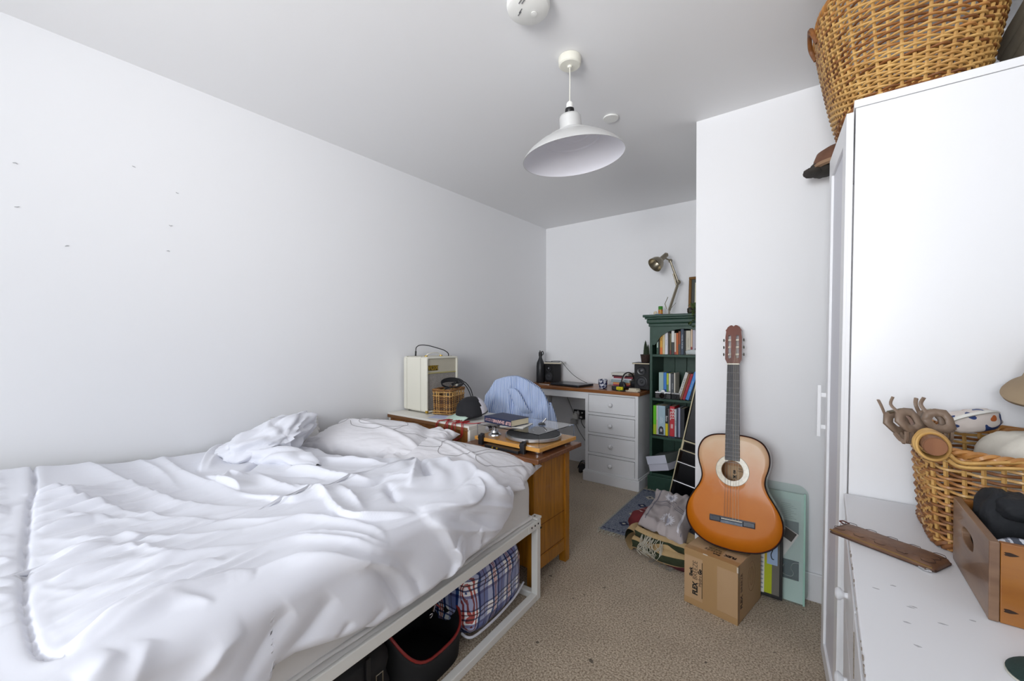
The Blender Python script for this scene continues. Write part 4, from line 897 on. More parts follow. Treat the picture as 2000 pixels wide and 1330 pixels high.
M().tube(cr([(-.062, .0, .035), (-.070, 0, .075), (-.045, 0, .128), (0, 0, .146), (.045, 0, .128), (.070, 0, .075), (.062, 0, .035)], 6), .008, 8, sq=.6).build('headband', BLACK, t, smooth=60)
M().tube(cr([(-.058, -.006, .060), (-.062, -.006, .082), (-.040, -.006, .120), (0, -.006, .1355)], 6), .0028, 6).build('pale_band', mat('pale_band', 'cfcbc4', .4), t, smooth=60)
for s in (-1, 1): M().lathe([(0, -.014), (.026, -.014), (.035, -.008), (.037, 0), (.033, .010), (0, .014)], 28, TR(s*.062, 0, .038, 0, radians(90))).build('ear_cup', BLKSATIN, t, smooth=50)
t = D('adapter', 'black rectangular gadget on the desk in front of the stacked books', 'gadget', -1.395, 3.29, radians(5)); bx('case', (-.045, -.022, 0), (.06, .03, .030), BLACK, t, .004); bx('button', (-.02, -.0235, .012), (0, -.022, .018), mat('ring_grey', '26262a', .45), t, 0)
t = D('highlighter_box', 'small bright yellow box on the desk in front of the black gadget', 'box', -1.355, 3.245, radians(-4)); bx('carton', (-.028, -.010, .006), (.026, .012, .030), mat('yellow_card', 'e6dc1e', .5), t, .002); bx('label', (-.02, -.0106, .010), (.018, -.0100, .026), mat('yellow_dark', 'c9b513', .5), t, 0); bx('tray', (-.05, -.022, 0), (.05, .018, .006), BLACK, t, .002)
t = D('black_case', 'small flat black and green case by the edge of the desk', 'case', -1.335, 3.205, radians(-3)); bx('body', (-.035, -.012, 0), (.04, .015, .007), BLACK, t, .002); bx('band', (-.012, -.0125, .001), (.006, .0155, .0074), mat('lime_trim', '4f7a2a', .5), t, 0)
t = D('paper_cards', 'small pile of cream cards at the right front corner of the desk', 'cards', -1.245, 3.245, radians(-6))
for k, (x, y, a, w_, h) in enumerate(((0, 0, 0, .055, .006), (.01, .012, .2, .045, .006), (.005, .02, -.15, .035, .010))): M().box((-w_, -.028, 0), (w_, .024, h), T=TR(x, y, .0005+.0065*k, 0, 0, a)).build('card', mat('cream_card', 'd9cfb9', .8), t, bev=.0006)
speaker('speaker', 'right-hand black desk speaker beside the green bookshelf, plant pot on top', -1.222, 3.445, radians(4), .125, .15, .215)
t = D('dark_book', 'thin dark book under the plant pot on the right-hand speaker', 'book', -1.222, 3.445, radians(2), DZ+.2162); bx('cover', (-.075, -.085, 0), (.07, .07, .012), mat('slate_cover', '35363c', .5), t, .001); bx('pages', (-.072, -.0855, .002), (.067, -.0845, .010), PAGES, t, 0)
t = D('potted_cactus', 'small spiky cactus in a brown pot on the right-hand speaker', 'plant', -1.210, 3.44, 0, DZ+.229)
M().lathe([(0, 0), (.030, 0), (.034, .004), (.042, .062), (.044, .066), (.041, .068), (.038, .058), (0, .055)], 28).build('pot', mat('brown_pot', '4b3a33', .45, ns=60, na=.8, c2='2b211e'), t, smooth=40)
CACT = mat('cactus_green', '2d3a26', .7)
for x, y, h, r in ((0, 0, .135, .013), (.018, .008, .10, .010), (-.012, .010, .05, .008), (.01, -.012, .07, .008)):
    q = M(); n = 14; rows = []
    for i in range(13):
        u = i/12; rows.append([(x+(r*(1+.22*cos(7*a))*(1-u**3)+.0005)*cos(a), y+(r*(1+.22*cos(7*a))*(1-u**3)+.0005)*sin(a), .053+h*u) for a in (2*pi*j/28 for j in range(28))])
    q.grid(rows, cv=True)
    for i in range(10):
        for j in range(5):
            a = 2*pi*j/5+i; z = .056+h*i/11; q.cyl((x+r*cos(a), y+r*sin(a), z), (x+(r+.007)*cos(a), y+(r+.007)*sin(a), z+.006), .0007, .0001, 3, False)
    q.build('stem', CACT, t, smooth=60)

# socket, plugs and cables under the desk
t = thing('wall_socket', 'black double wall socket with white plugs under the desk', 'socket', (-1.925, YB-.001, .470))
bx('plate', (-.072, -.010, -.044), (.072, 0, .044), BLKSATIN, t, .002); bx('socket_face', (-.062, -.0115, -.030), (-.008, -.010, .026), mat('socket_white', 'd9d9d9', .4), t, .001); bx('switch', (.016, -.013, .012), (.030, -.010, .026), PLASTIC, t, .001); bx('switch', (-.030, -.013, .026), (-.016, -.010, .036), PLASTIC, t, .001)
t = thing('plug', 'large white plug in the left side of the black wall socket', 'plug', (-1.965, YB-.013, .455)); M().prism([(-.028, -.03), (.028, -.03), (.028, .012), (.012, .030), (-.012, .030), (-.028, .012)], 0, .03, TR(0, 0, 0, radians(90))).build('body', PLASTIC, t, bev=.004)
M().tube(cr([(-.004, -.02, -.01), (-.03, -.05, .09), (-.075, -.06, .20), (-.09, -.04, .278)], 6), .0026, 6).build('cord', mat('grey_cord', '6d6b6a', .5), t, smooth=60); bx('adapter', (-.035, -.055, -.075), (.02, -.01, -.03), mat('clear_grey', 'a9a9a9', .3), t, .004)
M().tube(cr([(.01, -.04, -.07), (.06, -.03, -.16), (.14, -.02, -.27), (.24, -.06, -.37), (.28, -.10, -.42)], 6), .0026, 6).build('cord', mat('grey_cord', '6d6b6a', .5), t, smooth=60)
t = thing('plug', 'black plug in the right side of the wall socket, with a drooping cable', 'plug', (-1.895, YB-.013, .452)); M().prism(rect_round(.024, .022, .006, 3), 0, .034, TR(0, 0, 0, radians(90))).build('body', BLACK, t, bev=.003); bx('label_patch', (-.014, -.0348, -.010), (.012, -.034, .008), mat('socket_white', 'd9d9d9', .4), t, 0)
M().tube(cr([(0, -.02, -.015), (.005, -.035, -.05), (.05, -.04, -.10), (.14, -.05, -.125), (.20, -.06, -.12)], 6), .003, 6).build('cord', RUBBER, t, smooth=60)
t = thing('sandals', 'pair of dark strappy sandals on the carpet under the desk', 'sandals', (-1.80, 3.43, .001), radians(20))
for k, x in enumerate((0, .085)):
    sole = M(); pts = [(.035*sin(a)*(1.15 if cos(a) > 0 else .85)+x, .12*cos(a)) for a in (2*pi*i/28 for i in range(28))]; sole.prism(pts, 0, .018); s_ = sole.build('sole', RUBBER, t, bev=.004)
    for y in (-.03, .03, .07):
        M().tube(cr([(x-.036, y, .014), (x-.025, y+.005, .045), (x, y+.008, .060), (x+.025, y+.005, .045), (x+.036, y, .014)], 5), .009, 8, sq=.35).build('strap', BLACK, t, smooth=60)

# ================================================================ GREEN BOOKSHELF
BX, BY = -.865, 3.445   # centre of the case
t = thing('bookshelf', 'dark green painted bookshelf with a moulded cornice and arched top', 'bookshelf', (BX, BY, 0))
SW, SD = .260, .150
TOP = 1.405
for x in (-SW, SW-.02): bx('side_panel', (x, -SD, 0.0), (x+.02, SD, TOP-.09), GREEN, t, .002)
for k in range(5): bx('back_board', (-SW+.02+k*.096, SD-.012-(.002 if k % 2 else 0), .1), (-SW+.02+(k+1)*.096-.003, SD-.004, TOP-.09), GREEN, t, .0015)
SZ = [1.070, .720, .418, .118]
for z in SZ: bx('shelf', (-SW+.02, -SD+.004, z), (SW-.02, SD-.014, z+.020), GREEN, t, .002)
bx('plinth', (-SW-.012, -SD-.012, 0), (SW+.012, SD, .118), GREEN, t, .003)
q = M().box((-SW-.008, -SD-.008, TOP-.095), (SW+.008, SD, TOP-.070)); q.build('cornice_moulding', GREEN, t, bev=.004)
q = M().box((-SW-.022, -SD-.020, TOP-.070), (SW+.022, SD, TOP-.035)); q.build('cornice_moulding', GREEN, t, bev=.010, seg=3)
q = M().box((-SW-.032, -SD-.030, TOP-.035), (SW+.032, SD, TOP-.020)); q.build('cornice_moulding', GREEN, t, bev=.004)
q = M().box((-SW-.045, -SD-.042, TOP-.020), (SW+.045, SD, TOP)); q.build('top_board', GREEN, t, bev=.004)
q = M(); n = 25
up = [(-.24+.48*i/24, TOP-.095) for i in range(25)]
lo = [(-.24+.48*i/24, TOP-.240+.125*sqrt(max(0, 1-((-.24+.48*i/24)/.205)**2)) if abs(-.24+.48*i/24) < .205 else TOP-.240) for i in range(25)]
v = [(x, y, z) for y in (-SD+.0, -SD+.014) for L in (up, lo) for x, z in L]; f = []
for i in range(24): f += [(i, i+1, 26+i, 25+i), (50+i, 75+i, 76+i, 51+i), (25+i, 26+i, 76+i, 75+i)]
q.add(v, f).build('arch_board', GREEN, t)

def sbook(x, z, w, hgt, dep, col, label, ttl=None, tcol='f0e8dc', ts=.012, tilt=0, band=None, group=None, tx=0, y0=None, front=0):
    """standing book: left edge of spine at x, bottom at z, w thick, hgt tall"""
    T = Matrix.Translation((x+(w if tilt >= 0 else 0), (BY-SD+.022 if y0 is None else y0)+front, z+.0208)) @ Matrix.Rotation(radians(tilt), 4, 'Y') @ Matrix(((0, 0, -1, 0), (0, 1, 0, 0), (1, 0, 0, 0), (0, 0, 0, 1))) @ Matrix.Translation((hgt/2, 0, 0 if tilt >= 0 else -w))
    return book('book', label, T, hgt, dep, w, col, group, ttl=ttl, tcol=tcol, tsize=ts, up=True, band=band, tx=tx)
G1, G2, G3 = 'books on the top shelf', 'books on the middle shelf', 'large books on the lower shelf'
x = BX-SW+.048; Z1 = SZ[0]
for w, h, c, l, kw in (
 (.013, .150, 'a9bdb0', 'thin pale green book at the left end of the top shelf', dict(band=(0, .35, '1f4a35'))),
 (.010, .165, '14151a', 'thin black book between the pale green and yellow books on the top shelf', {}),
 (.020, .180, 'dfa63f', 'yellow and orange book on the top shelf', dict(band=(0, .3, 'e0732a'), ttl='PEAS', tcol='3a1f10', ts=.012, tx=.03)),
 (.016, .180, 'd8c79a', 'tan book right of the yellow one on the top shelf', {}),
 (.023, .185, 'dcdce2', 'broad white book on the top shelf', dict(ttl='the waves', tcol='9fa0ab', ts=.011)),
 (.012, .170, '3f3b30', 'slim dark olive book on the top shelf', {}),
 (.012, .165, '6d6448', 'slim mossy brown book on the top shelf', dict(band=(0, .2, '7a2a2a'))),
 (.022, .185, '3b3f3c', 'dark grey book with a white upper half on the top shelf', dict(band=(.52, 1, 'e2e2de'))),
 (.012, .168, 'd8c8b8', 'thin cream book beside the orange one on the top shelf', dict(band=(0, .12, 'a03030'))),
 (.015, .168, 'c2622a', 'burnt orange book on the top shelf', {}),
 (.016, .180, '8a4a2c', 'rust brown book on the top shelf', dict(band=(0, .45, '4b4a48'))),
 (.022, .200, '3c4a5c', 'tall slate blue book with pale lettering on the top shelf', dict(ttl='THE SEA, THE SEA', tcol='c9ced8', ts=.014)),
 (.014, .185, '191a1c', 'black book right of the slate blue one on the top shelf', {}),
 (.034, .185, 'c6c0b0', 'thick stone-coloured book on the top shelf', dict(ttl='collected poems', tcol='8a8578', ts=.011)),
 (.012, .200, 'dcc0a4', 'narrow peach book with a red foot on the top shelf', dict(band=(0, .3, '9a2f38'))),
 (.020, .190, 'b9b4c0', 'lilac-grey book by the wall edge on the top shelf', {}),
 (.020, .180, '8e8f92', 'grey book at the right end of the top shelf', {})):
    sbook(x, Z1, w, h, .12, c, l, group=G1, **kw); x += w+.0012
x = BX-SW+.062; Z2 = SZ[1]
for w, h, c, l, kw in (
 (.036, .205, 'a3bdb8', 'wide pale aqua book on the middle shelf', {}),
 (.022, .205, '3f7fd0', 'bright blue book on the middle shelf', dict(band=(0, .35, '1c4590'))),
 (.016, .200, 'b3c43a', 'lime and green book on the middle shelf', dict(band=(0, .55, '5c8a4c'))),
 (.014, .200, 'd9d9d6', 'thin white book on the middle shelf', {}),
 (.024, .198, '4b4e54', 'charcoal book on the middle shelf', dict(ttl='FRANCIS', tcol='b5b8bd', ts=.012)),
 (.008, .205, 'e2ddd0', 'narrow cream book standing left of the leaning books on the middle shelf', {})):
    sbook(x, Z2, w, h, .12, c, l, group=G2, front=.012, **kw); x += w+.0012
x += .010
for w, h, c, l, kw in (
 (.022, .220, 'd5d5cf', 'leaning white book on the middle shelf', dict(ttl='THE BOOK OF TEA', tcol='4b4b4b', ts=.015)),
 (.014, .210, '8b5636', 'leaning brown book on the middle shelf', {}),
 (.020, .210, 'a51f33', 'leaning red book on the middle shelf', dict(ttl='. . . . .', tcol='e6d5d5', ts=.02)),
 (.024, .225, '4a90dc', 'leaning blue book on the middle shelf', dict(ttl='CITY OF GLASS', tcol='d3e2f4', ts=.012)),
 (.016, .215, '24292d', 'leaning black book right of the blue one on the middle shelf', {}),
 (.020, .200, '3a3733', 'leaning dark brown book at the right of the middle shelf', dict(band=(.4, .8, 'c9c2b4')))):
    sbook(x+.004, Z2, w, h, .12, c, l, group=G2, tilt=17, **kw); x += w*1.05+.0015
x = BX-SW+.026; Z3 = SZ[2]+.0
t = thing('magazines', 'flat black magazines lying along the lower shelf under the large books', 'magazines', (BX, BY, Z3+.0206)); bx('magazine', (-.235, -.144, 0), (.06, .10, .011), mat('black_cover', '121318', .4), t, .001); text('title', 'WAX TAXI', .010, mat('ink_blue', '6f86b5', .5), t, Matrix.Translation((-.09, -.1446, .0055)) @ Matrix.Rotation(radians(90), 4, 'X'))
for w, h, c, l, kw in (
 (.024, .230, '63c414', 'lime green book at the left end of the lower shelf', dict(band=(0, .34, 'a9c21a'))),
 (.010, .230, 'e2dfe0', 'thin white book beside the lime green one on the lower shelf', dict(band=(0, .5, 'e0c8c0'))),
 (.058, .232, 'a9c3d0', 'wide sky blue book with a dark figure on its spine on the lower shelf', dict(ttl='ANIMAL\nFARM BOY', tcol='e8eef2', ts=.012)),
 (.020, .208, '15181f', 'black book with a yellow foot on the lower shelf', dict(band=(0, .46, 'e0cc12'), ttl='Banjo', tcol='e8e8e8', ts=.020, tx=.03)),
 (.011, .215, '6f6468', 'slim grey-brown book left of the red book on the lower shelf', {}),
 (.036, .235, 'c6313c', 'thick red book lettered PEEL on the lower shelf', dict(ttl='PEEL', tcol='f3eceb', ts=.046, tx=.055)),
 (.013, .215, 'c6d2da', 'slim pale blue book right of the red one on the lower shelf', dict(ttl='LES YEUX', tcol='3e4a5c', ts=.010)),
 (.012, .225, '3a4258', 'slim navy book on the lower shelf', {}),
 (.014, .228, 'a7abc4', 'slim lavender book on the lower shelf', {}),
 (.030, .225, '2e3138', 'dark grey book at the right of the lower shelf', {})):
    b_ = sbook(x, Z3+.0115, w, h, .14, c, l, group=G3, front=-.012, **kw)
    if c == 'a9c3d0':
        q = M(); T_ = Matrix.Rotation(radians(90), 4, 'X')
        q.prism([(-.112, .012), (-.112, .050), (-.075, .052), (-.052, .044), (-.046, .030), (-.055, .016), (-.08, .012)], .0004, .0010, T_); q.build('cover_picture', mat('figure_dark', '2d2f38', .6), b_)
        q = M().prism([(-.090, .024), (-.090, .038), (-.070, .040), (-.064, .031), (-.072, .022)], .0010, .0014, T_); q.build('cover_picture', mat('figure_pale', 'b9b4b6', .6), b_)
    if c == 'c6313c':
        for k in range(3): M().box((-.055, -.0009, .012+.006*k), (-.022, -.0002, .015+.006*k)).build('spine_line', mat('ink_f3eceb', 'f3eceb', .5), b_)
    x += w+.0012
# camera
t = thing('camera', 'silver and black film camera on the middle shelf in front of the books', 'camera', (BX-.155, BY-SD+.0, Z2+.0208), radians(6))
q = M().box((-.060, -.002, .0), (.060, .016, .040)); q.build('body', BLACK, t, bev=.004); M().box((-.060, -.002, .040), (.060, .016, .054)).build('top_plate', ALU, t, bev=.004)
M().prism([(-.018, .054), (.018, .054), (.010, .068), (-.010, .068)], -.016, .002, TR(0, 0, 0, radians(90))).build('viewfinder', ALU, t, bev=.001)
M().cyl((0, -.002, .026), (0, -.034, .026), .024, .026, 28).build('lens', BLKSATIN, t, smooth=40, bev=.002); M().cyl((0, -.034, .026), (0, -.0355, .026), .020, n=24).build('lens_glass', BLKGLOSS, t)
for x_ in (-.042, .042): M().cyl((x_, .006, .054), (x_, .006, .061), .008, n=16).build('dial', CHROME, t, smooth=40)
t = thing('camera', 'second small black and silver camera right of the film camera on the middle shelf', 'camera', (BX-.062, BY-SD-.002, Z2+.0208), radians(-4))
M().box((-.030, 0, 0), (.030, .018, .040)).build('body', BLACK, t, bev=.004); M().box((-.030, 0, .040), (.030, .018, .052)).build('top_plate', ALU, t, bev=.003); M().cyl((0, 0, .022), (0, -.010, .022), .013, n=20).build('lens', BLKSATIN, t, bev=.001)
t = thing('white_case', 'crumpled white tissue packet lying in front of the top shelf books', 'packet', (BX+.10, BY-SD+.006, Z1+.0206), radians(5))
q = blob(.085, .016, .019, 3, 20, lambda x, y, z: .18*nz(x*4, y*3, z*3)); q.v = [(x, y, z+.021) for x, y, z in q.v]; q.build('wrapper', mat('tissue_grey', 'c3c9c9', .5), t, smooth=70); bx('flap', (-.02, -.012, .036), (.012, .008, .050), mat('figure_dark', '2d2f38', .6), t, .002)
# tipped white box in the bottom bay
bw = Matrix.Translation((BX-.150, BY-.085, .1405)) @ Matrix.Rotation(radians(-14), 4, 'Z') @ Matrix.Rotation(radians(-16), 4, 'Y')
t = thing('shoe_box', 'white and grey cardboard box lying tipped in the bottom of the green bookshelf', 'box', mw=bw @ Matrix.Translation((0, 0, .03)))
bx('base', (-.08, -.09, 0), (.09, .10, .052), mat('box_pale', 'cfcfdc', .7), t, .001); bx('lid', (-.083, -.094, .054), (.093, .104, .118), mat('box_grey', '6f7672', .7), t, .001); bx('lid_front', (-.083, -.0948, .054), (.093, -.0938, .118), mat('box_white', 'd6d8e6', .7), t, 0)
t = thing('dark_cloth', 'dark grey cloth bag lying behind the white box in the bottom of the bookshelf', 'bag', (BX+.03, BY+.06, .140)); q = blob(.11, .05, .06, 3, 20, lambda x, y, z: .2*nz(x*3, y*3, z*3)); q.v = [(x, y, z+.064) for x, y, z in q.v]; q.build('cloth', mat('dark_grey_cloth', '3b4241', .8), t, smooth=70); bx('strap', (-.05, -.055, .06), (-.03, -.045, .12), RUBBER, t, .003)

# things on top of the bookshelf
TZ = TOP+.0006
def steel(o): return o
t = thing('desk_lamp', 'brushed steel angle-arm desk lamp standing on the green bookshelf', 'lamp', (-1.012, 3.455, TZ), radians(37.4))
q = M().lathe([(0, 0), (.045, 0), (.048, .004), (.045, .010), (.012, .014), (0, .014)], 32); q.build('base', STEEL, t, smooth=40)
J0 = Vector((-.010, 0, .040)); J1 = Vector((.062, .0, .270)); J2 = Vector((-.002, 0, .445)); J3 = Vector((-.040, 0, .452))
M().cyl((-.010, 0, .014), J0, .007, n=14).build('stem', STEEL, t)
for s in (-.006, .006): M().tube([J0+Vector((s*1.3, s, 0)), J1+Vector((s*1.3, s, -.01))], .0062, 8).build('lower_arm', STEEL, t, smooth=60)
M().tube([J0+Vector((-.02, 0, .012)), J0+Vector((-.034, 0, .052))], .0035, 8).build('spring_arm', STEEL, t, smooth=60); M().tube([J0+Vector((-.036, 0, .05)), J0+Vector((-.010, 0, .110))], .003, 8).build('spring_arm', STEEL, t, smooth=60)
M().tube([J0+Vector((.008, 0, .01)), J0+Vector((.055, 0, .062))], .0018, 6).build('lever', STEEL, t)
M().lathe([(0, -.010), (.018, -.010), (.020, -.006), (.020, .006), (.018, .010), (0, .010)], 24, TR(J1.x, J1.y, J1.z, radians(90))).build('elbow_joint', STEEL, t, smooth=40)
M().tube([J1+Vector((-.012, 0, -.028)), J1+Vector((-.040, 0, .072))], .0058, 8).build('spring_arm', STEEL, t, smooth=60)
M().tube([J1, J2], [.0115, .0105], 10, sq=.8).build('upper_arm', STEEL, t, smooth=60)
M().lathe([(0, -.008), (.015, -.008), (.017, 0), (.015, .008), (0, .008)], 20, TR(J2.x, J2.y, J2.z, radians(90))).build('neck_joint', STEEL, t, smooth=40)
hd = Vector((-.78, -.25, -.66)).normalized(); x_, y_, z_ = basis(hd); HT = Matrix((x_, y_, z_)).transposed().to_4x4(); HT.translation = Vector((-.030, 0, .498))
M().lathe([(0, -.004), (.014, -.002), (.020, .006), (.021, .070), (.024, .078), (.042, .092), (.054, .112), (.060, .140), (.0625, .152), (.0605, .152), (.057, .138), (.050, .112), (.036, .094), (0, .090)], 40, HT).build('shade', STEEL, t, smooth=30)
M().cyl(HT @ Vector((0, 0, -.010)), HT @ Vector((0, 0, -.002)), .006, n=12).build('switch', BLACK, t); M().tube([J2+Vector((-.004, 0, .006)), HT @ Vector((.0, 0, .045))], .006, 8).build('neck', STEEL, t)
t = thing('tin', 'green cylindrical tin on the green bookshelf beside the desk lamp', 'tin', (-1.080, 3.42, TZ)); M().lathe([(0, 0), (.017, 0), (.0175, .002), (.0175, .073), (.016, .075), (0, .075)], 28).build('body', mat('green_tin', '3f8a2a', .35), t, smooth=40)
M().lathe([(.0179, .012), (.0179, .046)], 28).build('label_band', mat('tin_label', 'c9a034', .4, ns=60, na=1, c2='c04a28', det=1), t, smooth=40)
t = thing('blue_lighter', 'small flat blue and grey packet lying at the lamp base on the bookshelf', 'packet', (-1.075, 3.365, TZ), radians(20)); bx('body', (-.03, -.012, 0), (.02, .012, .009), mat('packet_blue', '2c5fa0', .4), t, .001); bx('end', (.02, -.011, .001), (.045, .011, .008), mat('packet_grey', '5a6070', .4), t, .001)
t = thing('trinket', 'round pale shell-like trinket on the left of the bookshelf top', 'ornament', (-1.115, 3.40, TZ)); q = blob(.016, .008, .016, 2, 14, lambda x, y, z: .15*nz(x*3, y*3, z*3)); q.v = [(x, y, z+.019) for x, y, z in q.v]; q.build('shell', mat('shell', 'd8c9ae', .5), t, smooth=70); M().cyl((0, 0, 0), (0, 0, .006), .008, n=10).build('foot', mat('shell_dark', '9a8a6e', .5), t)
t = thing('candle_stub', 'tiny clear glass at the left edge of the bookshelf top', 'glass', (-1.150, 3.385, TZ)); M().lathe([(0, .001), (.006, 0), (.0065, .022), (.0055, .022), (.005, .003), (0, .003)], 16).build('glass', GLASS, t, smooth=50)
fr_ = Matrix.Translation((-.770, 3.600, TZ+.001)) @ Matrix.Rotation(radians(-5), 4, 'X')
t = thing('picture_frame', 'gold-edged picture frame leaning on the back wall on top of the bookshelf', 'picture frame', mw=fr_ @ Matrix.Translation((0, -.015, 0)))
FR = mat('antique_gold', '6f4d1d', .4, .4); fw, fh = .135, .318
for a, b_ in (((-fw, 0), (fw, .022)), ((-fw, fh-.022), (fw, fh)), ((-fw, .022), (-fw+.022, fh-.022)), ((fw-.022, .022), (fw, fh-.022))): bx('frame_bar', (a[0], -.016, a[1]), (b_[0], .0, b_[1]), FR, t, .004)
bx('mount', (-fw+.02, -.008, .02), (fw-.02, -.006, fh-.02), mat('grey_mount', '4d4f4b', .7), t, 0); bx('picture', (-fw+.048, -.0084, .05), (fw-.048, -.0078, fh-.05), mat('picture_cream', 'cfc9ae', .7), t, 0)
t = thing('dark_pot', 'small dark knobbly ornament by the picture frame on the bookshelf', 'ornament', (-.868, 3.50, TZ)); q = blob(.024, .02, .028, 2.2, 16, lambda x, y, z: .25*nz(x*3, y*3, z*4)); q.v = [(x, y, z+.034) for x, y, z in q.v]; q.build('figure', mat('pot_dark', '2a1c1a', .5), t, smooth=70); M().cyl((0, 0, 0), (0, 0, .012), .018, n=14).build('base', mat('pot_dark', '2a1c1a', .5), t)
t = thing('trailing_plant', 'trailing green plant spilling over the front of the bookshelf at the wall edge', 'plant', (-.765, 3.37, TZ))
M().lathe([(0, 0), (.030, 0), (.040, .055), (.037, .055), (0, .045)], 24).build('pot', mat('green_pot', '3a4a34', .5), t, smooth=40)
LG = mat('ivy_green', '47592b', .6); lf = None; rnd = random.Random(5)
lm = M().add([(0, 0, 0), (.010, .008, .002), (.022, .010, .001), (.034, 0, -.004), (.022, -.010, .001), (.010, -.008, .002), (.018, 0, .004)], [(0, 1, 6), (1, 2, 6), (2, 3, 6), (3, 4, 6), (4, 5, 6), (5, 0, 6)])
lo_ = lm.build('leaf', LG, t, smooth=60, fix=False); first = True
for k in range(70):
    s = k/70; ox = -.055+.11*rnd.random(); oy = -.06*rnd.random()-.03*(s > .4)-.03; oz = .085-.20*s*rnd.random()*1.2
    if oz < .03: oy = -.115-.02*rnd.random()
    L_ = lo_ if first else lo_.copy()
    if not first: C.objects.link(L_); L_.parent = t
    first = False; L_.location = (ox, oy, oz); L_.rotation_euler = (rnd.uniform(-.9, .9), rnd.uniform(0, 1.2), rnd.uniform(0, 6.28))
for k in range(5):
    x = -.05+.025*k; M().tube(cr([(x*.3, 0, .05), (x*.8, -.05, .08), (x, -.11, .03), (x, -.125, -.05-.02*(k % 3))], 5), .0012, 5).build('stem', LG, t, smooth=60)

# ================================================================ FLOOR THINGS BY THE BOOKSHELF
t = thing('glossy_case', 'tall glossy black case with cream edging leaning in front of the green bookshelf', 'case', mw=Matrix.Translation((-.936, 3.150, .004)) @ Matrix.Rotation(radians(11), 4, 'Y') @ Matrix.Rotation(radians(-4), 4, 'X'))
CRM = mat('cream_edging', 'd3c7a2', .5)
def slab(nm, x0, z0, z1, x1, d, m_): return M().box((x0, 0, z0), (x1, d, z1)).build(nm, m_, t, bev=.006)
slab('lower_panel', .004, 0, .155, .30, .07, BLKGLOSS); slab('middle_panel', .004, .163, .300, .30, .07, BLKGLOSS); slab('middle_panel', .004, .308, .395, .30, .07, BLKGLOSS)
slab('upper_panel', .022, .403, .465, .30, .07, BLKGLOSS); slab('top_panel', .014, .473, .97, .26, .06, BLKSATIN)
for z in (.159, .304): M().cyl((.004, -.002, z), (.30, -.002, z), .005, n=10).build('chrome_strip', CHROME, t)
M().box((.004, -.002, .395), (.30, .004, .401)).build('seam_strip', CRM, t); M().box((.016, -.002, .465), (.30, .004, .473)).build('seam_strip', CRM, t)
for a, b_, z0, z1 in ((-.003, .004, 0, .40), (.006, .020, .395, .475), (.006, .014, .475, .97)): M().box((a, -.004, z0), (b_, .07, z1)).build('edging', CRM, t, bev=.001)
slab('rear_shell', .02, 0, .46, .30, .075, BLKSATIN)

rm = mat('rug_wool', '8d93a4', .95); nt = rm.node_tree; b = nt.nodes['Principled BSDF']
tc = nt.nodes.new('ShaderNodeTexCoord'); n1 = nt.nodes.new('ShaderNodeTexNoise'); n1.inputs['Scale'].default_value = 160
nt.links.new(tc.outputs['Object'], n1.inputs['Vector'])
r1 = nt.nodes.new('ShaderNodeValToRGB'); r1.color_ramp.elements[0].color = H('4f586e'); r1.color_ramp.elements[1].color = H('8f949f'); r1.color_ramp.elements[0].position = .35; r1.color_ramp.elements[1].position = .65
nt.links.new(n1.outputs[0], r1.inputs[0]); nt.links.new(r1.outputs[0], b.inputs['Base Color'])
t = thing('rug', 'blue-grey patterned rug with cream fringes on the carpet by the bookshelf', 'rug', (-.875, 2.83, .0005), radians(1.5))
bx('pile', (-.275, -.42, 0), (.29, .43, .008), rm, t, .002)
NAVY = mat('rug_navy', '262f4c', .95, bs=500, ba=.3); CRW = mat('rug_cream', 'b9b4a8', .95, bs=500, ba=.3); MIDB = mat('rug_mid', '5a6686', .95, bs=500, ba=.3)
def diamond(cx, cy, s, m_, z, nm, k=1.5, step=True):
    pts = []
    if step:
        n = 4
        for q_ in range(4):
            for i in range(n):
                a, b_ = (n-i)/n*s, i/n*s*k; a2 = (n-i-1)/n*s
                for p in ((a, b_), (a, b_+s*k/n)):
                    x_, y_ = p; pts.append({0: (x_, y_), 1: (-y_/k, x_*k), 2: (-x_, -y_), 3: (y_/k, -x_*k)}[q_])
        pts = [(cx+p[0], cy+p[1]) for p in pts]
    M().prism(pts, .0078, z).build(nm, m_, t)
for i, cy in enumerate((-.33, -.20, -.07, .06, .19, .32)):
    diamond(.0-.02, cy, .055, NAVY, .0088, 'motif', 1.0); diamond(-.02, cy, .032, CRW, .0092, 'motif', 1.0); diamond(-.02, cy, .012, NAVY, .0096, 'motif', 1.0)
    diamond(.07, cy+.03, .042, NAVY, .0087, 'motif', 1.0); diamond(.16, cy-.03, .045, NAVY, .0087, 'motif', 1.0)
for i, cy in enumerate((-.27, -.09, .09, .27)):
    diamond(-.17, cy, .030, (NAVY, CRW)[i % 2], .0089, 'motif', 1.1); diamond(-.17, cy, .012, (CRW, NAVY)[i % 2], .0094, 'motif', 1.0); diamond(-.10, cy+.07, .020, MIDB, .0089, 'motif', 1.2)
for y in (-.395, .40): 
    for k in range(18): M().box((-.262+.031*k, y, .0078), (-.245+.031*k, y+.010, .0090)).build('border_motif', NAVY, t)
bx('edge_binding', (-.282, -.42, 0), (-.270, .43, .010), mat('rug_binding', 'a7a49a', .95, bs=300, ba=.4), t, .003)
rnd = random.Random(3); q = M()
for y0, s in ((-.42, -1), (.43, 1)):
    for k in range(90):
        x = -.275+.565*k/89; L_ = .035+.02*rnd.random(); pts = [(x, y0, .005), (x+rnd.uniform(-.006, .006), y0+s*L_*.5, .006+.004*rnd.random()), (x+rnd.uniform(-.012, .012), y0+s*L_, .003)]
        q.tube(pts, .0019, 4)
o = q.build('fringe', mat('fringe_cream', 'c4beae', .9), t, smooth=60); o['kind'] = 'stuff'

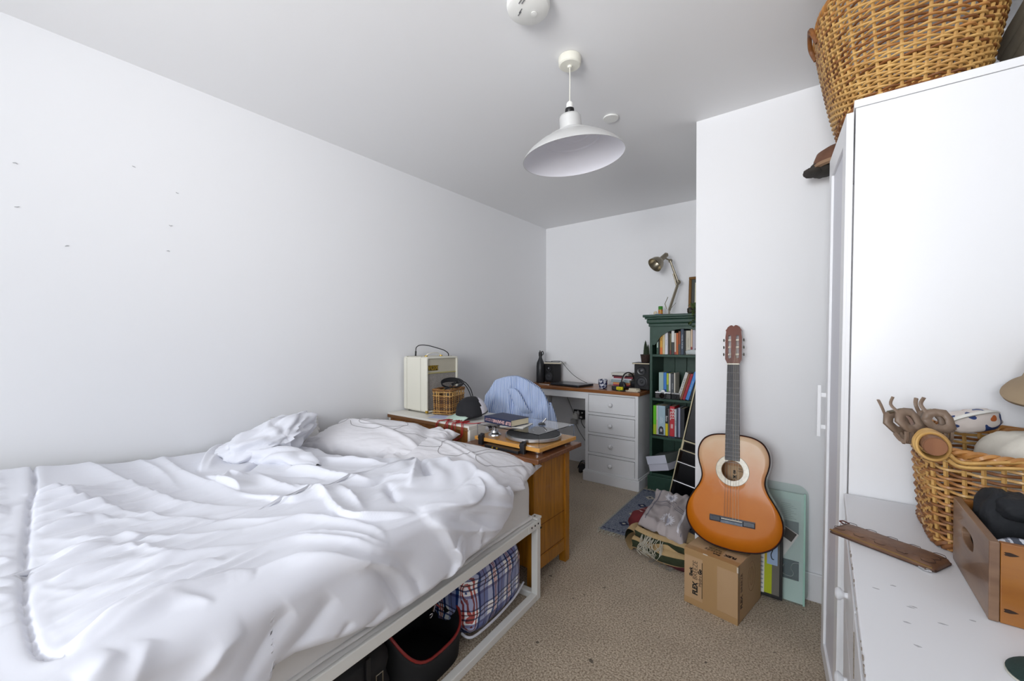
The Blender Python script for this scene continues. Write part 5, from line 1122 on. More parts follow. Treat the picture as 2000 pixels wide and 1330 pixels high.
# pile of folded textiles
def patch(nm, c, zf, m_, parent, nu=60, nv=60, thick=.006):
    """bilinear patch over four ground corners c[0..3] with height function zf(u,v)"""
    rows = []
    for i in range(nu+1):
        u = i/nu; row = []
        for j in range(nv+1):
            v = j/nv; p = [(1-u)*(1-v)*c[0][k]+u*(1-v)*c[1][k]+u*v*c[2][k]+(1-u)*v*c[3][k] for k in (0, 1)]
            dz, dx, dy = zf(u, v); row.append((p[0]+dx, p[1]+dy, dz))
        rows.append(row)
    return M().grid(rows).build(nm, m_, parent, smooth=80, thick=thick)
sm3, nt, b, rp = stripes('green_cream_rug', 0, [(0, 'c9ab78'), (.34, '2f3a22'), (.62, 'c9ab78')], 'c9ab78', 1, 'UV'); b.inputs['Roughness'].default_value = .95
# stripe runs along the fold: use a layered slab cross-section instead of one flat colour
CREAMR = mat('rug_cream_pile', 'bfa377', .95, ns=60, na=.35, c2='a88a5c', bs=300, ba=.5, bd=.002); GRN = mat('rug_green_pile', '2b3320', .95, bs=300, ba=.5, bd=.002, ns=50, na=.5, c2='3f4630'); MAR = mat('maroon_pile', '4a1a22', .95, bs=300, ba=.4)
t = thing('folded_rug', 'thick cream and dark green folded rug with tangled fringe, in the textile pile', 'rug', (-.70, 2.34, 0), radians(-10))
def layer(x0, x1, y0, y1, z, r, nm, bands):
    """a folded-over layer: a flat tongue whose -y/-x border is rolled; bands are (from, to, material) across the roll"""
    for a0, a1, m_ in bands:
        rows = []
        for i in range(41):
            u = i/40; x = x0+(x1-x0)*u; row = []
            wob = .010*sin(7*u+z*40)+.008*nz(u*5, z*30)
            for j in range(9):
                a = radians(a0+(a1-a0)*j/8); row.append((x+.012*nz(u*3, a), y0+wob+(r*1.15)*(1-sin(a)) if False else y0+wob+r*(1-cos(a-pi/2)*1.25), z+r+r*sin(a-pi/2)*1.0+.006*sin(5*u+2)*1))
            rows.append(row)
        M().grid(rows).build(nm, m_, t, smooth=80, thick=.006)
layer(-.15, .16, -.115, .2, .012, .038, 'rolled_edge', [(0, 62, CREAMR), (62, 118, GRN), (118, 182, CREAMR)])
layer(-.14, .16, -.095, .2, .082, .026, 'rolled_edge', [(0, 50, CREAMR), (50, 120, GRN), (120, 182, CREAMR)])
q = blob(.155, .12, .052, 4, 24, lambda x, y, z: .06*nz(x*3, y*3, z*3)); q.v = [(x+.005, y+.02, z+.070) for x, y, z in q.v]; q.build('folded_body', CREAMR, t, smooth=70)
rows = []
for i in range(31):
    u = i/30; c = Vector((-.150-.020*sin(pi*u), -.10+.22*u, .066+.006*sin(6*u))); r_ = .058*(1-.3*u)
    rows.append([(c.x-.3*r_+r_*.62*cos(a), c.y, c.z+r_*1.0*sin(a)*(1+.08*sin(3*a+u*5))) for a in (2*pi*j/24 for j in range(24))])
qq = M().grid(rows, cv=True); o = qq.build('turned_end', [CREAMR, GRN], t, smooth=80)
for p in o.data.polygons:
    if -.010 < p.center.z-.066 < .034 and p.center.x < -.15: p.material_index = 1
q = M(); rnd = random.Random(8)
for k in range(30):
    x = -.10+.13*rnd.random(); y = -.112-.01*rnd.random(); z0 = .10+.03*rnd.random(); q.tube(cr([(x, y+.01, z0), (x-.01+.02*rnd.random(), y-.012, z0-.025), (x-.03+.06*rnd.random(), y-.020, z0-.06), (x-.03+.08*rnd.random(), y-.012, z0-.085)], 4), .0018, 4)
o = q.build('fringe', mat('fringe_cream', 'c4beae', .9), t, smooth=60); o['kind'] = 'stuff'
t = thing('maroon_cloth', 'dark maroon folded cloth with grey fringe at the bottom of the textile pile', 'cloth', (-.625, 2.255, .001), radians(-12))
q = blob(.085, .05, .020, 3, 20, lambda x, y, z: .1*nz(x*4, y*4, z*4)); q.v = [(x, y, z+.022) for x, y, z in q.v]; q.build('fold', MAR, t, smooth=70)
q = M()
for k in range(26): x = -.12+.14*rnd.random(); q.tube([(x, -.03-.02*rnd.random(), .012), (x-.01+.02*rnd.random(), -.055, .006), (x-.02+.03*rnd.random(), -.075, .002)], .0013, 4)
o = q.build('fringe', mat('fringe_grey', '8d8880', .9), t); o['kind'] = 'stuff'
t = thing('striped_cushion', 'dark red striped cloth with white bands sticking out on the left of the textile pile', 'cloth', (-.875, 2.56, .010), radians(-22))
q = blob(.07, .145, .065, 3, 24, lambda x, y, z: .08*nz(x*3, y*3, z*3)); q.v = [(x, y, z+.066) for x, y, z in q.v]; q.build('fold', mat('dark_red_cloth', '6d2226', .9, bs=400, ba=.3), t, smooth=70)
for k, (y, w_) in enumerate(((-.10, .006), (-.06, .010), (-.02, .004), (.05, .008))): M().tube([(.071*math.copysign(abs(cos(a))**.67, cos(a))*sqrt(1-abs(y/.146)**3), y, .066+.066*math.copysign(abs(sin(a))**.67, sin(a))*sqrt(1-abs(y/.146)**3)) for a in (2*pi*i/40 for i in range(40))], w_/2, 4, closed=True, sq=.5).build('band', mat('band_white', 'cdbdb8', .9), t, smooth=60)
t = thing('black_dish', 'small round black object lying behind the red striped cloth', 'object', (-.915, 2.74, .010)); q = blob(.038, .05, .038, 2.3, 16); q.v = [(x, y, z+.040) for x, y, z in q.v]; q.build('body', BLKSATIN, t, smooth=60); M().cyl((0, 0, 0), (0, 0, .006), .02).build('base', BLACK, t)
THM = mat('throw_cotton', 'b0a6a6', .92, ns=6, na=.6, c2='c9bfbd', bs=500, ba=.3)
t = thing('cotton_throw', 'crumpled grey-pink cotton throw with pale sunburst pattern on top of the textile pile', 'blanket', (-.73, 2.55, .10))
def zf(u, v):
    e = min(u, 1-u, v, 1-v); d = max(0, 1-e*9)
    z = .075+.006*sin(9*u+4*v)+.018*nz(u*2.5, v*2.5, 1)+.007*nz(u*8, v*8, 2)+.016*exp(-((u-.45-.3*v)/.05)**2)-.010*exp(-((u-.62+.2*v)/.04)**2)-d*d*.05*(1 if v < .9 else .3)
    z += .03*(v > .7)*(v-.7)/.3+.002*sin(22*u+9*v)
    return z, .012*nz(v*4, 3)*(1 if e < .1 else 0), .012*nz(u*5, 9)
C4 = [(-.865+.73, 2.345-2.55), (-.585+.73, 2.235-2.55), (-.655+.73, 2.83-2.55), (-.905+.73, 2.80-2.55)]
o = patch('cloth', C4, zf, THM, t)
def onp(u, v):
    p = [(1-u)*(1-v)*C4[0][k]+u*(1-v)*C4[1][k]+u*v*C4[2][k]+(1-u)*v*C4[3][k] for k in (0, 1)]; dz, dx, dy = zf(u, v); return Vector((p[0]+dx, p[1]+dy, dz+.0042))
PAT = mat('pattern_pale', 'e9e6ec', .9); PATG = mat('pattern_grey', '7d7a84', .9)
for cu, cv_, R_ in ((.58, .22, .17), (.45, .80, .16)):
    q = M(); c0 = onp(cu, cv_); ring = []
    for i in range(64):
        a = 2*pi*i/64; r_ = R_*(1 if i % 4 < 2 else .72)*(1 if i % 8 < 4 else .9); ring.append((a, r_))
    P_ = [[onp(cu+r_*s*cos(a), cv_+r_*s*.75*sin(a)) for a, r_ in ring] for s in (.45, .65, .85, 1)]
    q.grid(P_, cv=True).build('sunburst', PAT, t, smooth=60)
    q = M(); P_ = [[onp(cu+.17*s*R_*6*cos(a)*.5, cv_+.17*s*R_*6*.4*sin(a)) for a, _ in ring] for s in (.05, .4, .7)]; q.grid(P_, cv=True).build('sunburst_centre', mat('pattern_mid', 'b3b2c0', .9), t, smooth=60)
for u0, w_ in ((.06, .006), (.14, .012), (.86, .02), (.93, .008)):
    q = M().grid([[onp(u0+s*w_, .04+.92*j/40) for j in range(41)] for s in (-1, 0, 1)]); q.build('woven_stripe', PATG if w_ < .015 else PAT, t, smooth=60)
for v0, w_ in ((.50, .010), (.54, .006), (.60, .012)):
    M().grid([[onp(.1+.75*j/40, v0+s*w_*.7+.05*sin(j/8)) for j in range(41)] for s in (-1, 0, 1)]).build('woven_stripe', PATG, t, smooth=60)

# ---------------- cardboard box
CB = Matrix.Translation((-.3745, 2.099, .0005)) @ Matrix.Rotation(radians(-10.6), 4, 'Z')
bw_, bd_, bh_ = .1145, .1425, .250
t = thing('cardboard_box', 'brown cardboard box standing on the carpet under the orange guitar', 'box', mw=CB)
q = M(); th = .004
q.box((-bw_, -bd_, 0), (bw_, -bd_+th, bh_-.004)); q.box((-bw_, bd_-th, 0), (bw_, bd_, bh_-.004)); q.box((-bw_, -bd_+th, 0), (-bw_+th, bd_-th, bh_-.004)); q.box((bw_-th, -bd_+th, 0), (bw_, bd_-th, bh_-.004)); q.box((-bw_, -bd_, 0), (bw_, bd_, .004))
q.build('carton_walls', CARD, t, bev=.001)
M().box((-bw_, -bd_, bh_-.004), (-.0008, bd_, bh_)).build('flap', CARD, t, bev=.001); M().box((.0008, -bd_, bh_-.004), (bw_, bd_, bh_)).build('flap', CARD, t, bev=.001)
def fr(x0, x1, z0, z1, nm, m_, d=.0006): return M().box((x0, -bd_-d, z0), (x1, -bd_+.0002, z1)).build(nm, m_, t)
fr(-.032, .030, 0, bh_, 'packing_tape', TAPE); fr(-bw_, bw_, 0, .028, 'packing_tape', TAPE, .0009); fr(-bw_, bw_, bh_-.030, bh_, 'packing_tape', TAPE, .0009)
M().box((-bw_, -bd_, bh_), (bw_, -bd_+.036, bh_+.0005)).build('packing_tape', TAPE, t); M().box((-.03, -bd_+.036, bh_), (.03, bd_, bh_+.0005)).build('packing_tape', TAPE, t)
M().box((bw_-.0002, -bd_, 0), (bw_+.0006, -bd_+.02, bh_)).build('packing_tape', mat('tape_dark', '8d683f', .35, coat=.2), t)
fr(-.0345, -.0325, .045, .205, 'printed_rule', INK, .0012)
FRT = Matrix.Translation((0, -bd_-.0004, 0)) @ Matrix.Rotation(radians(90), 4, 'X')
def ft(s, size, x, z, bold=0, al='LEFT', sx=1): return text('printed_lettering', s, size, INK, t, FRT @ Matrix.Translation((x, z, 0)) @ Matrix.Rotation(radians(90), 4, 'Z'), align=al, bold=bold, sx=sx)
ft('Shark', .019, -.083, .128, .0010, sx=.9); ft('FLEX', .030, -.064, .050, .0016, sx=.86); ft('BREEZE', .030, -.064, .118, -.0004, sx=.86); ft('Hydro', .021, -.043, .095, 0, sx=.9); ft('Go', .021, -.043, .149, .0013, sx=.9)
TPT = Matrix.Translation((0, 0, bh_+.0009)) @ Matrix.Rotation(radians(180), 4, 'Z')
def tt_(s, size, x, y, bold=0): return text('printed_lettering', s, size, INK, t, TPT @ Matrix.Translation((x, y, 0)), align='LEFT', bold=bold, sx=.9)
tt_('FLEX', .024, -.088, .085, .0014); tt_('BREEZE', .024, -.026, .085, -.0003); tt_('Shark', .014, -.028, .107, .0008); tt_('HydroGo', .016, -.02, .066, .0002)
RT = Matrix.Translation((bw_+.0003, 0, 0)) @ Matrix.Rotation(radians(90), 4, 'Z') @ Matrix.Rotation(radians(90), 4, 'X')
text('printed_lettering', 'FLEX', .030, mat('faded_ink', '4a3626', .7), t, RT @ Matrix.Translation((-.10, .055, 0)) @ Matrix.Rotation(radians(90), 4, 'Z'), align='LEFT', bold=.0012, sx=.86)
text('printed_lettering', 'BREEZE', .030, mat('faded_ink', '4a3626', .7), t, RT @ Matrix.Translation((-.10, .125, 0)) @ Matrix.Rotation(radians(90), 4, 'Z'), align='LEFT', sx=.8)
q = M().tube([(bw_+.0004, .02+.042*cos(a), .15+.065*sin(a)) for a in (2*pi*i/40 for i in range(40))], .0010, 4, closed=True); q.tube([(bw_+.0004, .02+.022*cos(a), .15+.04*sin(a)) for a in (2*pi*i/40 for i in range(40))], .0008, 4, closed=True); q.build('printed_outline', mat('faded_outline', '8b6c4a', .8), t)
fr(-.03, -.01, bh_-.003, bh_+.0012, 'torn_patch', mat('torn_white', 'd8cdbc', .9), .0013)
M().box((bw_-.004, -bd_-.0012, bh_-.028), (bw_+.0012, -bd_+.004, bh_-.004)).build('torn_patch', mat('torn_white', 'd8cdbc', .9), t)

# ---------------- classical guitar
GZ = (Vector((-.364, 2.290, 1.29))-Vector((-.330, 2.045, .2625))).normalized(); GL = (Vector((-.364, 2.290, 1.29))-Vector((-.330, 2.045, .2625))).length
GT = axes((-.330, 2.045, .2625), (1, 0, GZ.x*-1/GZ.z), GZ)
t = thing('classical_guitar', 'orange classical guitar with painted-in window glare leaning on the white wall, standing on the cardboard box', 'guitar', mw=GT)
BLn = .508
prof = [(0, 0), (.06, .005), (.11, .018), (.155, .048), (.182, .090), (.190, .135), (.182, .180), (.160, .225), (.138, .262), (.126, .298), (.128, .330), (.138, .365), (.144, .400), (.140, .440), (.120, .478), (.085, .500), (.04, .508), (0, .508)]
half = cr([(x, z, 0) for x, z in prof], 6)
outl = [(p.x*1.03, p.y) for p in half]+[(-p.x*1.03, p.y) for p in reversed(half[1:-1])]
hc = (0, .345); hr = .044; n = len(outl)
def gshell():
    rings = []
    for r_ in (0, .15, .35, .6, .8, 1):
        row = []
        for x, z in outl:
            a = atan2(z-hc[1], x-hc[0]); hx_, hz_ = hc[0]+hr*cos(a), hc[1]+hr*sin(a); row.append((hx_+(x-hx_)*r_, -.0008*(1-r_), hz_+(z-hz_)*r_))
        rings.append(row)
    return rings
TOPM = mat('orange_varnish', 'c26a08', .42, ns=5, na=.35, c2='d98a2c', coat=.15, bs=4, ba=.25, bd=.006, det=4)
mt = TOPM; nt = mt.node_tree; b = nt.nodes['Principled BSDF']; b.inputs['Specular IOR Level'].default_value = .3   # window glare painted in as a paler colour over the upper bout
tc = nt.nodes.new('ShaderNodeTexCoord'); sp = nt.nodes.new('ShaderNodeSeparateXYZ'); nt.links.new(tc.outputs['Object'], sp.inputs[0])
nn = nt.nodes.new('ShaderNodeTexNoise'); nn.inputs['Scale'].default_value = 9; nn.inputs['Detail'].default_value = 4; nt.links.new(tc.outputs['Object'], nn.inputs['Vector'])
ma = nt.nodes.new('ShaderNodeMath'); ma.operation = 'MULTIPLY_ADD'; ma.inputs[1].default_value = .16; nt.links.new(nn.outputs[0], ma.inputs[0]); nt.links.new(sp.outputs[2], ma.inputs[2])
rr = nt.nodes.new('ShaderNodeValToRGB'); e = rr.color_ramp.elements; e[0].position = .33; e[0].color = (0, 0, 0, 1); e[1].position = .56; e[1].color = (1, 1, 1, 1); nt.links.new(ma.outputs[0], rr.inputs[0])
mxn = nt.nodes.new('ShaderNodeMix'); mxn.data_type = 'RGBA'; src = b.inputs['Base Color'].links[0].from_socket; nt.links.new(src, mxn.inputs[6]); mxn.inputs[7].default_value = H('d3b595'); nt.links.new(rr.outputs[0], mxn.inputs[0]); nt.links.new(mxn.outputs[2], b.inputs['Base Color'])
M().grid(gshell(), cv=True).build('soundboard', TOPM, t, smooth=60, thick=.0022)
SIDE = mat('guitar_side', '6b2f14', .25, ns=6, na=.6, c2='3f1a0b', coat=.6, st=(1, 1, 6))
q = M().prism(outl, -.094, -.0018, Matrix(((1, 0, 0, 0), (0, 0, -1, 0), (0, 1, 0, 0), (0, 0, 0, 1))), caps=False); q.build('sides', SIDE, t, smooth=60)
q = M().prism([(x*.998, z*.998+.0005) for x, z in outl], -.096, -.093, Matrix(((1, 0, 0, 0), (0, 0, -1, 0), (0, 1, 0, 0), (0, 0, 0, 1)))); q.build('back', mat('guitar_back', 'b57c45', .5), t)
M().tube([(x, -.001, z) for x, z in outl], .0030, 6, closed=True).build('binding', mat('binding_dark', '1f120e', .4), t, smooth=60)
M().tube([(x*.985, -.0016, (z-.25)*.988+.25) for x, z in outl], .0009, 4, closed=True).build('inlay_line', mat('inlay_red', '7e2a12', .4), t, smooth=60)
Mz = lambda y: Matrix(((1, 0, 0, 0), (0, 0, -1, y), (0, 1, 0, 0), (0, 0, 0, 1))) @ Matrix.Translation((hc[0], hc[1], 0))
M().lathe([(.0445, .0018), (.0445, .0024), (.070, .0024), (.070, .0018)], 64, Mz(0)).build('rosette', mat('rosette', 'd9ceb8', .35, ns=60, na=.6, c2='a89a82', coat=.4), t)
for r_ in (.0455, .069): M().tube([(hc[0]+r_*cos(a), -.0026, hc[1]+r_*sin(a)) for a in (2*pi*i/60 for i in range(60))], .0007, 4, closed=True).build('rosette_ring', mat('ring_brown', '8a7a62', .5), t)
bx('label', (-.035, .088, .300), (.045, .0885, .365), mat('label_tan', 'caa680', .8), t, 0)
LBT = Matrix.Translation((0, .0875, 0)) @ Matrix.Rotation(radians(90), 4, 'X')
text('label_print', 'B\nM', .022, INK, t, LBT @ Matrix.Translation((-.004, .325, 0)), bold=.001); text('label_print', 'ROSA\nGuitarra', .010, INK, t, LBT @ Matrix.Translation((.025, .348, 0)))
# bridge
BR_ = mat('rosewood_blue', '1c2434', .22, coat=.5)
bx('bridge_wing', (-.092, -.009, .112), (-.045, 0, .135), BR_, t, .003); bx('bridge_wing', (.045, -.009, .112), (.092, 0, .135), BR_, t, .003)
bx('tie_block', (-.045, -.011, .110), (.045, 0, .123), mat('tie_block', '56606f', .5, ns=80, na=.6, c2='8a94a0'), t, .002); bx('bridge_plate', (-.092, -.004, .110), (.092, -.0005, .138), BR_, t, .001)
bx('saddle', (-.042, -.012, .1275), (.042, -.001, .1305), mat('bone', 'e6e2d2', .4), t, .0005)
# neck and fingerboard
FB = mat('fingerboard', '2b2a2e', .45, ns=12, na=.6, c2='47484f', st=(1, 1, .3), bs=30, ba=.2)
ZN = .842
M().add([(-.031, -.006, .390), (.031, -.006, .390), (.026, -.006, ZN), (-.026, -.006, ZN), (-.031, 0, .390), (.031, 0, .390), (.026, 0, ZN), (-.026, 0, ZN)], [(0, 1, 2, 3), (4, 7, 6, 5), (0, 4, 5, 1), (1, 5, 6, 2), (2, 6, 7, 3), (3, 7, 4, 0)]).build('fingerboard', FB, t, bev=.0008)
M().add([(w*.85*cos(a), .022*sin(a)*k, z) for z, w, k in ((.500, .028, 1.2), (ZN, .025, .9)) for a in (pi*i/12 for i in range(13))], [(i, i+1, 14+i, 13+i) for i in range(12)]+[(0, 13, 25, 12)]).build('neck', SIDE, t, smooth=60)
bx('heel', (-.026, .0, .470), (.026, .085, .512), SIDE, t, .006)
sc = .842-.129
for k in range(1, 19):
    z = ZN-sc*(1-2**(-k/12)); w = .026+.005*(ZN-z)/(ZN-.39); M().cyl((-w, -.0062, z), (w, -.0062, z), .0011, n=6).build('fret', mat('fret_nickel', 'b9bcc4', .3, .9), t)
bx('nut', (-.026, -.010, ZN), (.026, .002, ZN+.006), mat('bone', 'e6e2d2', .4), t, .0005)
# head with two slots
HM = mat('head_mahogany', '6a2c12', .35, ns=9, na=.5, c2='471a0a', coat=.4, st=(1, 1, .3))
zh = ZN+.006; hp = [(.026, zh), (.036, zh+.022), (.036, zh+.135), (.033, zh+.162), (.0355, zh+.168), (.030, zh+.176), (.026, zh+.184), (.016, zh+.192), (.008, zh+.194), (.001, zh+.188)]
ol = [(x, z) for x, z in hp]+[(-x, z) for x, z in reversed(hp)]
bm = bmesh.new()
slots = []
for s in (-1, 1):
    slots.append([(s*.0170+.0065*cos(a), zh+.085+(.052 if sin(a) > 0 else -.052)+.0065*sin(a)) for a in (2*pi*i/20 for i in range(20))])
def loopv(L, y): return [bm.verts.new((x, y, z)) for x, z in L]
for y in (-.004, .013):
    es = []
    vs_ = []
    for L in [ol]+slots:
        V_ = loopv(L, y); vs_.append(V_); es += [bm.edges.new((V_[i], V_[(i+1) % len(V_)])) for i in range(len(V_))]
    bmesh.ops.triangle_fill(bm, use_beauty=True, edges=es)
    if y < 0: V0 = vs_
for A_, B_ in zip(V0, vs_):
    for i in range(len(A_)): bm.faces.new((A_[i], A_[(i+1) % len(A_)], B_[(i+1) % len(A_)], B_[i]))
bmesh.ops.recalc_face_normals(bm, faces=bm.faces)
me = bpy.data.meshes.new('headstock'); bm.to_mesh(me); bm.free(); me.materials.append(HM); o = bpy.data.objects.new('headstock', me); C.objects.link(o); o.parent = t
for s in (-1, 1):
    for k in range(3):
        z = zh+.047+.036*k
        M().cyl((s*.0105, .004, z), (s*.0235, .004, z), .0046, n=12).build('string_roller', mat('bone', 'e6e2d2', .4), t, smooth=50)
        r_ = M().cyl((s*.036, .004, z), (s*.041, .004, z), .0018, n=8).build('tuning_post', CHROME, t); M().lathe([(0, -.003), (.0065, -.002), (.008, 0), (.0065, .002), (0, .003)], 16, TR(s*.044, .004, z, 0, radians(90))).build('tuning_button', mat('tuner_olive', '4b4a3d', .3), t, smooth=50)
STR = mat('string_nylon', 'cdbfa8', .35); STW = mat('string_wound', '8f8a86', .35, .6)
for k in range(6):
    xb = -.029+.0116*k; xn = -.021+.0084*k; s = -1 if k < 3 else 1; kk = (k if k < 3 else 5-k)
    M().tube([(xb, -.0125, .129), (xn, -.0105, ZN+.003), (s*.017, -.001, zh+.047+.036*(2-kk if False else kk))], .00055, 5).build('string', STW if k < 3 else STR, t, smooth=60)

# ---------------- glass sheets and papers on the right
GLS = mat('green_glass', 'f0f9f6', .05, tr=.92, ior=1.15, al=1)
LT = Matrix.Translation((-.235, 2.262, .001)) @ Matrix.Rotation(radians(-7.5), 4, 'X')
t = thing('glass_sheet', 'square glass clip frame holding grey prints, leaning on the wall by the wardrobe', 'glass frame', mw=LT)
M().box((-.168, -.003, 0), (.165, .001, .492)).build('glass', GLS, t, bev=.0008); bx('backing', (-.160, .003, .004), (.158, .006, .486), mat('pale_mint', 'e0ebe8', .6), t, 0)
M().box((.158, -.0032, 0), (.1655, .0066, .492)).build('glass_edge', mat('glass_edge', 'a9d3c4', .15, coat=.5), t)
bx('print', (.02, .0018, .10), (.148, .0024, .455), mat('print_white', 'dfe4e4', .7), t, 0); bx('print_block', (.06, .0010, .10), (.142, .0016, .185), mat('print_slate', '54626f', .7), t, 0); bx('print_block', (.05, .0010, .30), (.14, .0016, .36), mat('print_pale', 'aab6bb', .7), t, 0)
for k in range(9): M().box((.07, .0012, .370+.008*k), (.13-.01*(k % 3), .0016, .3715+.008*k)).build('text_line', mat('print_line', '9aa5aa', .7), t)
M().tube(cr([(.143, .0004, .178), (.120, .0004, .172), (.112, .0004, .150), (.122, .0004, .130), (.112, .0004, .114), (.085, .0004, .116), (.075, .0004, .132), (.085, .0004, .16)], 6), .0035, 6, sq=.3).build('print_curve', mat('print_white', 'dfe4e4', .7), t, smooth=60)
q = M().prism(rect_round(.030, .095, .002, 2), 0, .0004, Matrix.Translation((.070, -.0035, .235)) @ Matrix.Rotation(radians(28), 4, 'Y') @ Matrix.Rotation(radians(90), 4, 'X')); q.build('leaflet', mat('leaflet', 'dadad6', .7), t)
q = M().prism(rect_round(.026, .022, .001, 2), 0, .0004, Matrix.Translation((.100, -.0042, .298)) @ Matrix.Rotation(radians(28), 4, 'Y') @ Matrix.Rotation(radians(90), 4, 'X')); q.build('leaflet_picture', mat('leaflet_dark', '4a4540', .6), t)
t = thing('glass_sheet', 'larger round-cornered glass sheet behind the square one, against the wall', 'glass sheet', mw=Matrix.Translation((-.235, 2.292, .001)) @ Matrix.Rotation(radians(-5), 4, 'X'))
q = M().prism([(x, z+.262) for x, z in rect_round(.176, .262, .045, 6)], 0, .004, Matrix.Rotation(radians(90), 4, 'X')); q.build('glass', GLS, t, bev=.0008)
t = thing('picture_frame', 'thin black frame with yellow and white papers tucked in, beside the cardboard box', 'picture frame', mw=Matrix.Translation((-.235, 2.243, .008)) @ Matrix.Rotation(radians(-7.5), 4, 'X'))
for a, b_ in (((-.115, 0), (.082, .012)), ((-.115, .338), (.082, .350)), ((-.115, .012), (-.103, .338)), ((.070, .012), (.082, .338))): bx('frame_bar', (a[0], -.012, a[1]), (b_[0], 0, b_[1]), BLACK, t, .001)
bx('backing', (-.103, -.004, .012), (.070, -.002, .338), mat('grey_board', '77736b', .8), t, 0)
bx('yellow_sheet', (-.02, -.006, .014), (.040, -.0045, .228), mat('lime_sheet', 'bcc714', .6), t, 0); bx('yellow_sheet', (-.02, -.0066, .16), (.022, -.006, .240), mat('mustard_sheet', 'c8ac1c', .6), t, 0)
o = bx('white_sheet', (-.06, -.0085, .010), (.010, -.0075, .205), PAPER, t, 0)
for k in range(9): M().box((-.05, -.0092, .03+.019*k), (.006, -.0085, .036+.019*k)).build('text_line', mat('print_grey2', 'a9b0b8', .7), t)
bx('blue_card', (.02, -.0078, .145), (.062, -.0068, .235), mat('pale_blue_card', 'a9c0e0', .6), t, 0); M().tube(cr([(.024, -.009, .222), (.034, -.009, .226), (.042, -.009, .212), (.036, -.009, .19), (.040, -.009, .172), (.048, -.009, .17)], 5), .002, 5).build('line_drawing', INK, t, smooth=60)

# ================================================================ WARDROBE
WT = Matrix.Translation((.048, 1.565, .003)) @ Matrix.Rotation(radians(.55), 4, 'Y')
t = thing('wardrobe', 'tall white two-door wardrobe on the right with its doors ajar', 'wardrobe', mw=WT)
bx('side_panel', (.0, 0, .0), (.50, .016, 1.874), FOIL, t, .001); bx('side_panel', (.0, .750, .0), (.50, .766, 1.874), FOIL, t, .001)
bx('top_panel', (-.004, -.003, 1.875), (.503, .768, 1.897), FOIL, t, .0015); bx('bottom_panel', (.012, .016, .05), (.50, .750, .066), FOIL, t, .001); bx('back_panel', (.494, .016, .05), (.50, .750, 1.874), FOIL, t, 0); bx('kick_board', (.02, .016, 0), (.035, .750, .05), FOIL, t, 0)
bx('shelf', (.03, .016, 1.55), (.49, .750, 1.566), FOIL, t, 0); M().cyl((.25, .016, 1.48), (.25, .75, 1.48), .012, n=14).build('hanging_rail', CHROME, t)
def door(y0, w, hinge, ang, h0=.022, h1=1.866):
    T_ = Matrix.Translation((-.003, hinge, 0)) @ Matrix.Rotation(radians(ang), 4, 'Z')
    s = 1 if hinge == y0 else -1; st_ = .062
    def b_(nm, ya, yb, za, zb, xa=-.018, xb=0, m_=FOIL, par=None, bev=.0012):
        ya, yb = sorted((ya*s, yb*s)); q = M().box((xa, ya, za), (xb, yb, zb), T=T_); return q.build(nm, m_, par or t, bev=bev)
    d = b_('door', 0, w, h0, h1, -.010, -.001, bev=0)
    b_('stile', 0, st_, h0, h1, par=d, xb=-.0095); b_('stile', w-st_, w, h0, h1, par=d, xb=-.0095); b_('rail', st_, w-st_, h0, h0+.062, par=d, xb=-.0095); b_('rail', st_, w-st_, h1-.075, h1, par=d, xb=-.0095)
    b_('inset_panel', st_-.004, w-st_+.004, h0+.06, h1-.07, -.0105, -.0102, mat('inset_white', 'dcdce4', .4), d, 0)
    for hz in (.835,): b_('handle', w-.020, w-.008, hz, hz+.195, -.044, -.032, par=d, bev=.002); b_('handle_post', w-.018, w-.010, hz+.03, hz+.045, -.033, -.0175, par=d, bev=0); b_('handle_post', w-.018, w-.010, hz+.15, hz+.165, -.033, -.0175, par=d, bev=0)
door(.004, .382, .004, 5.6); door(.762, .372, .762, -17)

t = thing('wicker_basket', 'large oval wicker laundry basket on top of the white wardrobe', 'basket', (.190, 1.815, 1.9035), radians(3))
weave(t, (.155, .215), (.222, .290), .345, 2.6, 54, 40, .0037, slew=0, amp=1.35, pal=(0, 1, 1, 1, 2))
for s in (-1, 1):
    q = M()
    for k in range(2): q.tube(cr([(s*.222, -.055, .31), (s*.238, -.050, .350+.01*k), (s*.242, 0, .372+.01*k), (s*.238, .050, .350+.01*k), (s*.222, .055, .31)], 6), .007, 6)
    q.build('handle', WICKD, t, smooth=60)
t = thing('folded_blanket', 'beige folded blanket on the wardrobe top at the right of the large basket', 'blanket', (.478, 1.80, 1.9035))
BG = mat('beige_wool', '9c9484', .95, bs=200, ba=.4)
for k in range(4):
    q = blob(.060-.004*k, .20, .030, 4, 20, lambda x, y, z: .05*nz(x*3+k, y*4, z*3)); q.v = [(x-.004*k, y, z+.032+.056*k) for x, y, z in q.v]; q.build('fold', BG, t, smooth=70)
t = thing('flat_cap', 'brown cap lying at the front edge of the wardrobe top', 'cap', (.045, 2.185, 1.922), radians(170))
q = M(); q.lathe([(.080, .004), (.088, .012), (.092, .035), (.082, .062), (.05, .082), (0, .090)], 32); q.build('crown', mat('brown_felt', '7c5744', .85, ns=20, na=.5, c2='5c3d2e'), t, smooth=50); M().lathe([(.079, 0), (.093, .004), (.094, .016), (.088, .018)], 32).build('band', mat('tan_felt', '9d7d62', .85), t, smooth=50)
t = thing('dark_hat', 'dark grey soft hat drooping over the front edge of the wardrobe top', 'hat', (-.004, 2.21, 1.9035))
